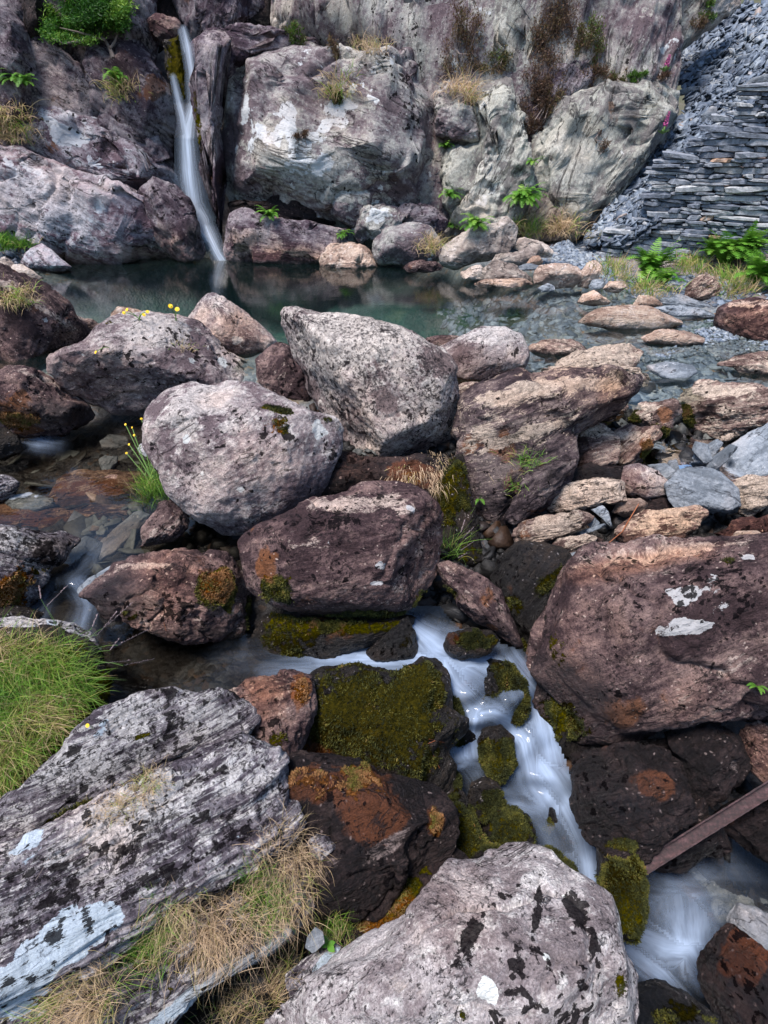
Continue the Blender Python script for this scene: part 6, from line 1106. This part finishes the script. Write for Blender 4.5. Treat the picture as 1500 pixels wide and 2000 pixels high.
me = mesh('crown', BV, np.arange(len(BV)).reshape(-1, 4), TR); vattr(me, 'tone', BT); link('crown', me, root); link('trunk', mesh('trunk', TV, TF, TW), root)

# ------------------------------------------------------------------ flowers, seed heads
def tube_path(V, F, pts, w):
    for i, (a, b) in enumerate(zip(pts[:-1], pts[1:])):
        ax = b - a; s1 = np.cross(ax, [.2, 1, .1]); s1 /= np.linalg.norm(s1) + 1e-9; s2 = np.cross(ax, s1); s2 /= np.linalg.norm(s2) + 1e-9; bb = len(V)
        for q_ in (a, b):
            for e in range(4): V.append(q_ + (s1 * math.cos(e * math.pi / 2) + s2 * math.sin(e * math.pi / 2)) * w)
        for e in range(4): F.append((bb + e, bb + (e + 1) % 4, bb + 4 + (e + 1) % 4, bb + 4 + e))
def daisy(V, F, c, rad, nrm, n=12):
    nrm = nrm / np.linalg.norm(nrm); u_ = np.cross(nrm, [0, 1, .3]); u_ /= np.linalg.norm(u_); v_ = np.cross(nrm, u_)
    for k in range(n):
        a = k / n * 2 * math.pi; d = u_ * math.cos(a) + v_ * math.sin(a); s_ = np.cross(nrm, d); b = len(V)
        V += [c + d * rad * .12 - s_ * rad * .1, c + d * rad * .12 + s_ * rad * .1, c + d * rad + s_ * rad * .2 + nrm * rad * .12, c + d * rad - s_ * rad * .2 + nrm * rad * .12]; F.append((b, b + 1, b + 2, b + 3))
def flower_plant(base_px, tips, label, name='flower', cat='flower', rad=.014, w=.0022, mat=YEL, dfix=None, leaf=0, seed=1):
    h_ = hit(*base_px); c = h_[0]; dz = depth(c); r = np.random.RandomState(seed)
    root = bpy.data.objects.new(name, None); C.objects.link(root); root.location = tuple(c); root['label'] = label; root['category'] = cat
    V, F, V2, F2 = [], [], [], []
    for (a, b) in tips:
        tip = atd(a, b, dz - .05 - r.rand() * .08) - c; bow = np.array([r.normal(0, .01), 0, .02]); st = r.normal(0, .012, 3) * [1, 1, 0]
        pts = [st + (tip - st) * t_ + bow * math.sin(t_ * math.pi) for t_ in np.linspace(0, 1, 6)]; tube_path(V, F, pts, w)
        if rad:
            rad_ = rad * .7; daisy(V2, F2, tip, rad_, np.array([r.normal(0, .4), -.8, .8])); daisy(V2, F2, tip + [0, 0, rad_ * .2], rad_ * .6, np.array([r.normal(0, .4), -.6, 1.0]))
        for q in range(leaf):
            t_ = r.uniform(.25, .9); p0 = st + (tip - st) * t_; d = np.array([r.normal(0, 1), r.normal(0, .6), .9]); d /= np.linalg.norm(d); s_ = np.cross(d, [0, 1, 0]); s_ /= np.linalg.norm(s_) + 1e-9; L = r.uniform(.02, .05) * (1.3 - t_); b0 = len(V)
            V += [p0, p0 + d * L * .5 + s_ * L * .16, p0 + d * L, p0 + d * L * .5 - s_ * L * .16]; F.append((b0, b0 + 1, b0 + 2, b0 + 3))
    link('stem', mesh('stem', V, F, STEM), root)
    if rad: link('petals', mesh('petals', V2, F2, mat), root)
    return root
flower_plant((310, 965), [(245, 829), (258, 835), (276, 818), (252, 868), (262, 850), (247, 885), (285, 880), (292, 870)], 'tall yellow hawkweed growing in the bright green clump by the stream', rad=.013, w=.0035, leaf=9, seed=3, name='hawkweed', cat='flower')
flower_plant((345, 628), [(333, 598), (346, 604)], 'pair of yellow flowers highest on the flowered boulder', rad=.03, w=.004, seed=4)
flower_plant((275, 625), [(242, 611), (248, 605), (281, 615), (288, 609)], 'loose group of four yellow flowers left on the flowered boulder', rad=.022, w=.004, seed=5)
flower_plant((215, 680), [(187, 688)], 'single yellow flower low on the left side of the flowered boulder', rad=.02, w=.003, seed=6)
flower_plant((175, 1425), [(171, 1417)], 'single yellow flower at the lower right of the large tussock', rad=.012, w=.001, seed=7)
# foxgloves
def foxglove(px, py, h, label, seed, dep):
    c = atd(px, py, dep); r = np.random.RandomState(seed)
    root = bpy.data.objects.new('foxglove', None); C.objects.link(root); root.location = tuple(c); root['label'] = label; root['category'] = 'flower'
    V, F, V2, F2 = [], [], [], []; tube_path(V, F, [np.array([0, 0, 0.]), np.array([0, 0, h * .5]), np.array([.03, 0, h])], .006)
    for k in range(26):
        t_ = .42 + .58 * k / 26; a = k * 2.4; p = np.array([.03 * t_, 0, h * t_]); d = np.array([math.cos(a), -abs(math.sin(a)), -.6]); d /= np.linalg.norm(d); L = .045 * (1.4 - t_); s_ = np.cross(d, [0, 0, 1]); s_ /= np.linalg.norm(s_); b = len(V2); u2 = np.cross(s_, d)
        V2 += [p] + [p + d * L + (s_ * math.cos(e * math.pi / 3) + u2 * math.sin(e * math.pi / 3)) * L * .38 for e in range(6)]; F2 += [(b, b + 1 + e, b + 1 + (e + 1) % 6) for e in range(6)]
    for k in range(9):
        a = k * .7; d = np.array([math.cos(a), math.sin(a) * .5 - .3, .5]); d /= np.linalg.norm(d); s_ = np.cross(d, [0, 0, 1]); s_ /= np.linalg.norm(s_); L = .12; b = len(V); V += [d * 0, d * L * .5 + s_ * .025, d * L, d * L * .5 - s_ * .025]; F.append((b, b + 1, b + 2, b + 3))
    link('stem', mesh('stem', V, F, STEM), root); link('petals', mesh('petals', V2, F2, PINK), root)
foxglove(1293, 262, .30, 'lower pink foxglove against the grey cliff by the scree', 1, 8.75); foxglove(1297, 140, .22, 'upper pink foxglove beside the bilberry bush', 2, 8.9)
# grass seed heads over the stream
def seedheads(base, tips, label, seed):
    c = atz(base[0], base[1], -.32); dz = depth(c); r = np.random.RandomState(seed); V, F, V2, F2 = [], [], [], []
    root = bpy.data.objects.new('seeding_grass', None); C.objects.link(root); root.location = tuple(c); root['label'] = label; root['category'] = 'grass'
    for (a, b, a2, b2) in tips:
        t0 = atd(a, b, dz - .15) - c; t1 = atd(a2, b2, dz - .15) - c; st = np.array([r.normal(0, .03), r.normal(0, .03), 0])
        tube_path(V, F, [st + (t0 - st) * t_ + np.array([0, 0, .03]) * math.sin(t_ * math.pi) for t_ in np.linspace(0, 1, 6)], .0007)
        for k in range(60):
            p = t0 + (t1 - t0) * (k / 60); d = (t1 - t0) / np.linalg.norm(t1 - t0) + r.normal(0, .45, 3); d /= np.linalg.norm(d); s_ = np.cross(d, [0, 1, .2]); s_ /= np.linalg.norm(s_); L = .008; b0 = len(V2)
            V2 += [p, p + d * L * .5 + s_ * .0014, p + d * L, p + d * L * .5 - s_ * .0014]; F2.append((b0, b0 + 1, b0 + 2, b0 + 3))
    link('stem', mesh('stem', V, F, STEM), root); link('seed_head', mesh('seed_head', V2, F2, SEED), root)
seedheads((150, 1290), [(90, 1185, 132, 1143), (80, 1170, 76, 1145), (190, 1240, 228, 1195), (205, 1225, 258, 1177), (230, 1260, 292, 1228), (240, 1300, 300, 1287), (205, 1295, 255, 1290), (215, 1270, 232, 1248), (180, 1225, 190, 1200)], 'pinkish grass seed heads leaning over the dark stream', 5)
seedheads((870, 1080), [(905, 1050, 925, 1030), (900, 1075, 925, 1058), (900, 1040, 908, 1015), (895, 1090, 912, 1080)], 'pale seed heads of the sprig beside the broad brown boulder', 6)
# broad leaves by the blue slate
h_ = hit(640, 1850); c = h_[0]; V, F = [], []
for k, (ax, ay, L) in enumerate([(.5, -.4, .05), (-.3, .6, .045), (.7, .2, .04), (-.5, -.2, .03)]):
    d = np.array([ax, ay, .5]); d /= np.linalg.norm(d); s_ = np.cross(d, [0, 0, 1]); s_ /= np.linalg.norm(s_); b = len(V)
    p = [(0, 0), (.25, .22), (.55, .26), (.85, .12), (1, 0), (.85, -.12), (.55, -.26), (.25, -.22)]; V += [d * L * x_ + s_ * L * y_ + np.array([0, 0, -.5 * L * x_ * x_]) for x_, y_ in p]; F += [(b, b + 1, b + 7), (b + 1, b + 2, b + 6, b + 7), (b + 2, b + 3, b + 5, b + 6), (b + 3, b + 4, b + 5)]
me = mesh('leafy_plant', V, F, FE); vattr(me, 'tone', np.full(len(V), .35)); link('leafy_plant', me, label='small plant with broad green leaves beside the blue slate piece', cat='plant', loc=c + [0, 0, .02])

# ------------------------------------------------------------------ moss that stands up from the near rocks
for W, nr, o, mo, og, f in SURF:
    if o.get('kind') == 'structure' or depth(o.location) > 5.2: continue
    w_ = np.clip((mo - .45) * 2, 0, 1)
    if w_.sum() < 30: continue
    dens = fbm(W * 22, 3) * .9 + w_ - .35; vis = (nr * (CAM - W)).sum(1) > -.1; idx = np.where((dens > .25) & vis & (w_ > .05))[0]
    if len(idx) < 20: continue
    r = np.random.RandomState(len(W) + len(idx)); n = min(9000, len(idx) * 4); k = idx[r.randint(0, len(idx), n)]
    sp_ = np.median(np.linalg.norm(W[f[:400, 0]] - W[f[:400, 1]], axis=1)); p = W[k] + r.normal(0, sp_ * .6, (n, 3)); p -= nr[k] * ((p - W[k]) * nr[k]).sum(1, keepdims=True); dz = depth(o.location)
    d = nr[k] + r.normal(0, .45, (n, 3)); d /= np.linalg.norm(d, axis=1, keepdims=True); s_ = np.cross(d, r.normal(0, 1, (n, 3))); s_ /= np.linalg.norm(s_, axis=1, keepdims=True); L = r.uniform(.004, .013, n)[:, None] * (.5 + dz / 5)
    V = np.stack([p - s_ * L * .22 - nr[k] * .002, p + s_ * L * .22 - nr[k] * .002, p + d * L + s_ * L * .1, p + d * L - s_ * L * .1], 1).reshape(-1, 3)
    tn = np.clip(.32 + .5 * fbm(p * 14, 3) + r.normal(0, .09, n) + .6 * np.clip(og[k], 0, 1), 0, 1)
    me = mesh('moss', V - np.array(o.location), np.arange(n * 4).reshape(-1, 4), MO); vattr(me, 'tone', np.repeat(tn, 4)); link('moss', me, o)

# ------------------------------------------------------------------ dry twigs and needles
NEEDLE = NT('dead_needle'); NEEDLE = NEEDLE.out(NEEDLE.bsdf((.30, .10, .04), .7))
for i, (pl, w_, m_, lab) in enumerate([('1190,1062 1215,1040 1232,1012 1247,985', .0035, NEEDLE, 'thin reddish dead twig lying between the stacked stones and the slate slab'), ('838,1443 860,1448 884,1452', .0013, NEEDLE, 'orange pine needles on the mossy green boulder'),
                       ('836,1452 850,1446 872,1460', .0010, NEEDLE, 'second fan of orange needles on the mossy green boulder'), ('846,1475 858,1500', .0012, NEEDLE, 'short orange needle above the thin side trickle'), ('925,1610 938,1640', .0015, NEEDLE, 'orange needle on the green moss bank'),
                       ('320,1215 325,1232', .0014, NEEDLE, 'pair of orange needles on the low brown rock'), ('62,1610 90,1640 95,1680 70,1720', .0010, TW, 'curved dry grass stalk lying on the long pale slab'), ('0,1318 50,1300 110,1335', .0010, TW, 'bleached stalk in the large tussock')]):
    q = [hit(*map(float, a.split(','))) for a in pl.split()]; q = [h_[0] + h_[1] * w_ * 2 for h_ in q if h_]
    if len(q) < 2: continue
    V, F = [], []; c = q[0]; tube_path(V, F, [a - c for a in q], w_); link('twig', mesh('twig', V, F, m_), label=lab, cat='twig', loc=c)

# ------------------------------------------------------------------ rusty angle iron
t = NT('rusty_iron'); v = t.n('TexCoord').outputs['Object']; n_ = t.noise(v, 60, 8, .75)
iron = t.out(t.bsdf(t.ramp(t.math('ADD', t.math('MULTIPLY', n_, .6), t.math('MULTIPLY', t.noise(t.mapv(v, (1, 6, 6)), 9, 5), .4)), [(.38, (.010, .005, .006)), (.5, (.03, .014, .015)), (.6, (.065, .03, .032)), (.75, (.15, .10, .105))]), .7, t.bump(n_, .8, .003), .4))
a = atz(1248, 1700, -1.0); b = atz(1560, 1505, -.72); ax = (b - a); Lb = np.linalg.norm(ax); ax /= Lb; tc = CAM - (a + b) / 2; tc /= np.linalg.norm(tc); s1 = np.cross(ax, tc); s1 /= np.linalg.norm(s1); s1 = s1 if s1[2] > 0 or s1 @ UP > 0 else -s1; s2 = np.cross(s1, ax)
s2 = s2 if s2 @ tc > 0 else -s2
hgt, th, fl = .062, .007, .045; sec = [(-hgt / 2, 0), (-hgt / 2, fl * .35), (-hgt / 2 + th, fl * .35), (-hgt / 2 + th, th), (hgt / 2 - th, th), (hgt / 2 - th, fl), (hgt / 2, fl), (hgt / 2, 0)]
V, F = [], []; K = 60; r = np.random.RandomState(2)
for i in range(K + 1):
    for (u_, w_) in sec: V.append(ax * Lb * i / K + s1 * (u_ + r.normal(0, .0006)) + s2 * (w_ + r.normal(0, .0006)))
for i in range(K):
    for e in range(8): F.append((i * 8 + e, i * 8 + (e + 1) % 8, i * 8 + 8 + (e + 1) % 8, i * 8 + 8 + e))
F += [tuple(range(7, -1, -1)), tuple(K * 8 + e for e in range(8))]
link('iron_bar', mesh('iron_bar', V, F, iron), label='rusty channel iron bar lying across the lower pool', cat='iron bar', loc=a)
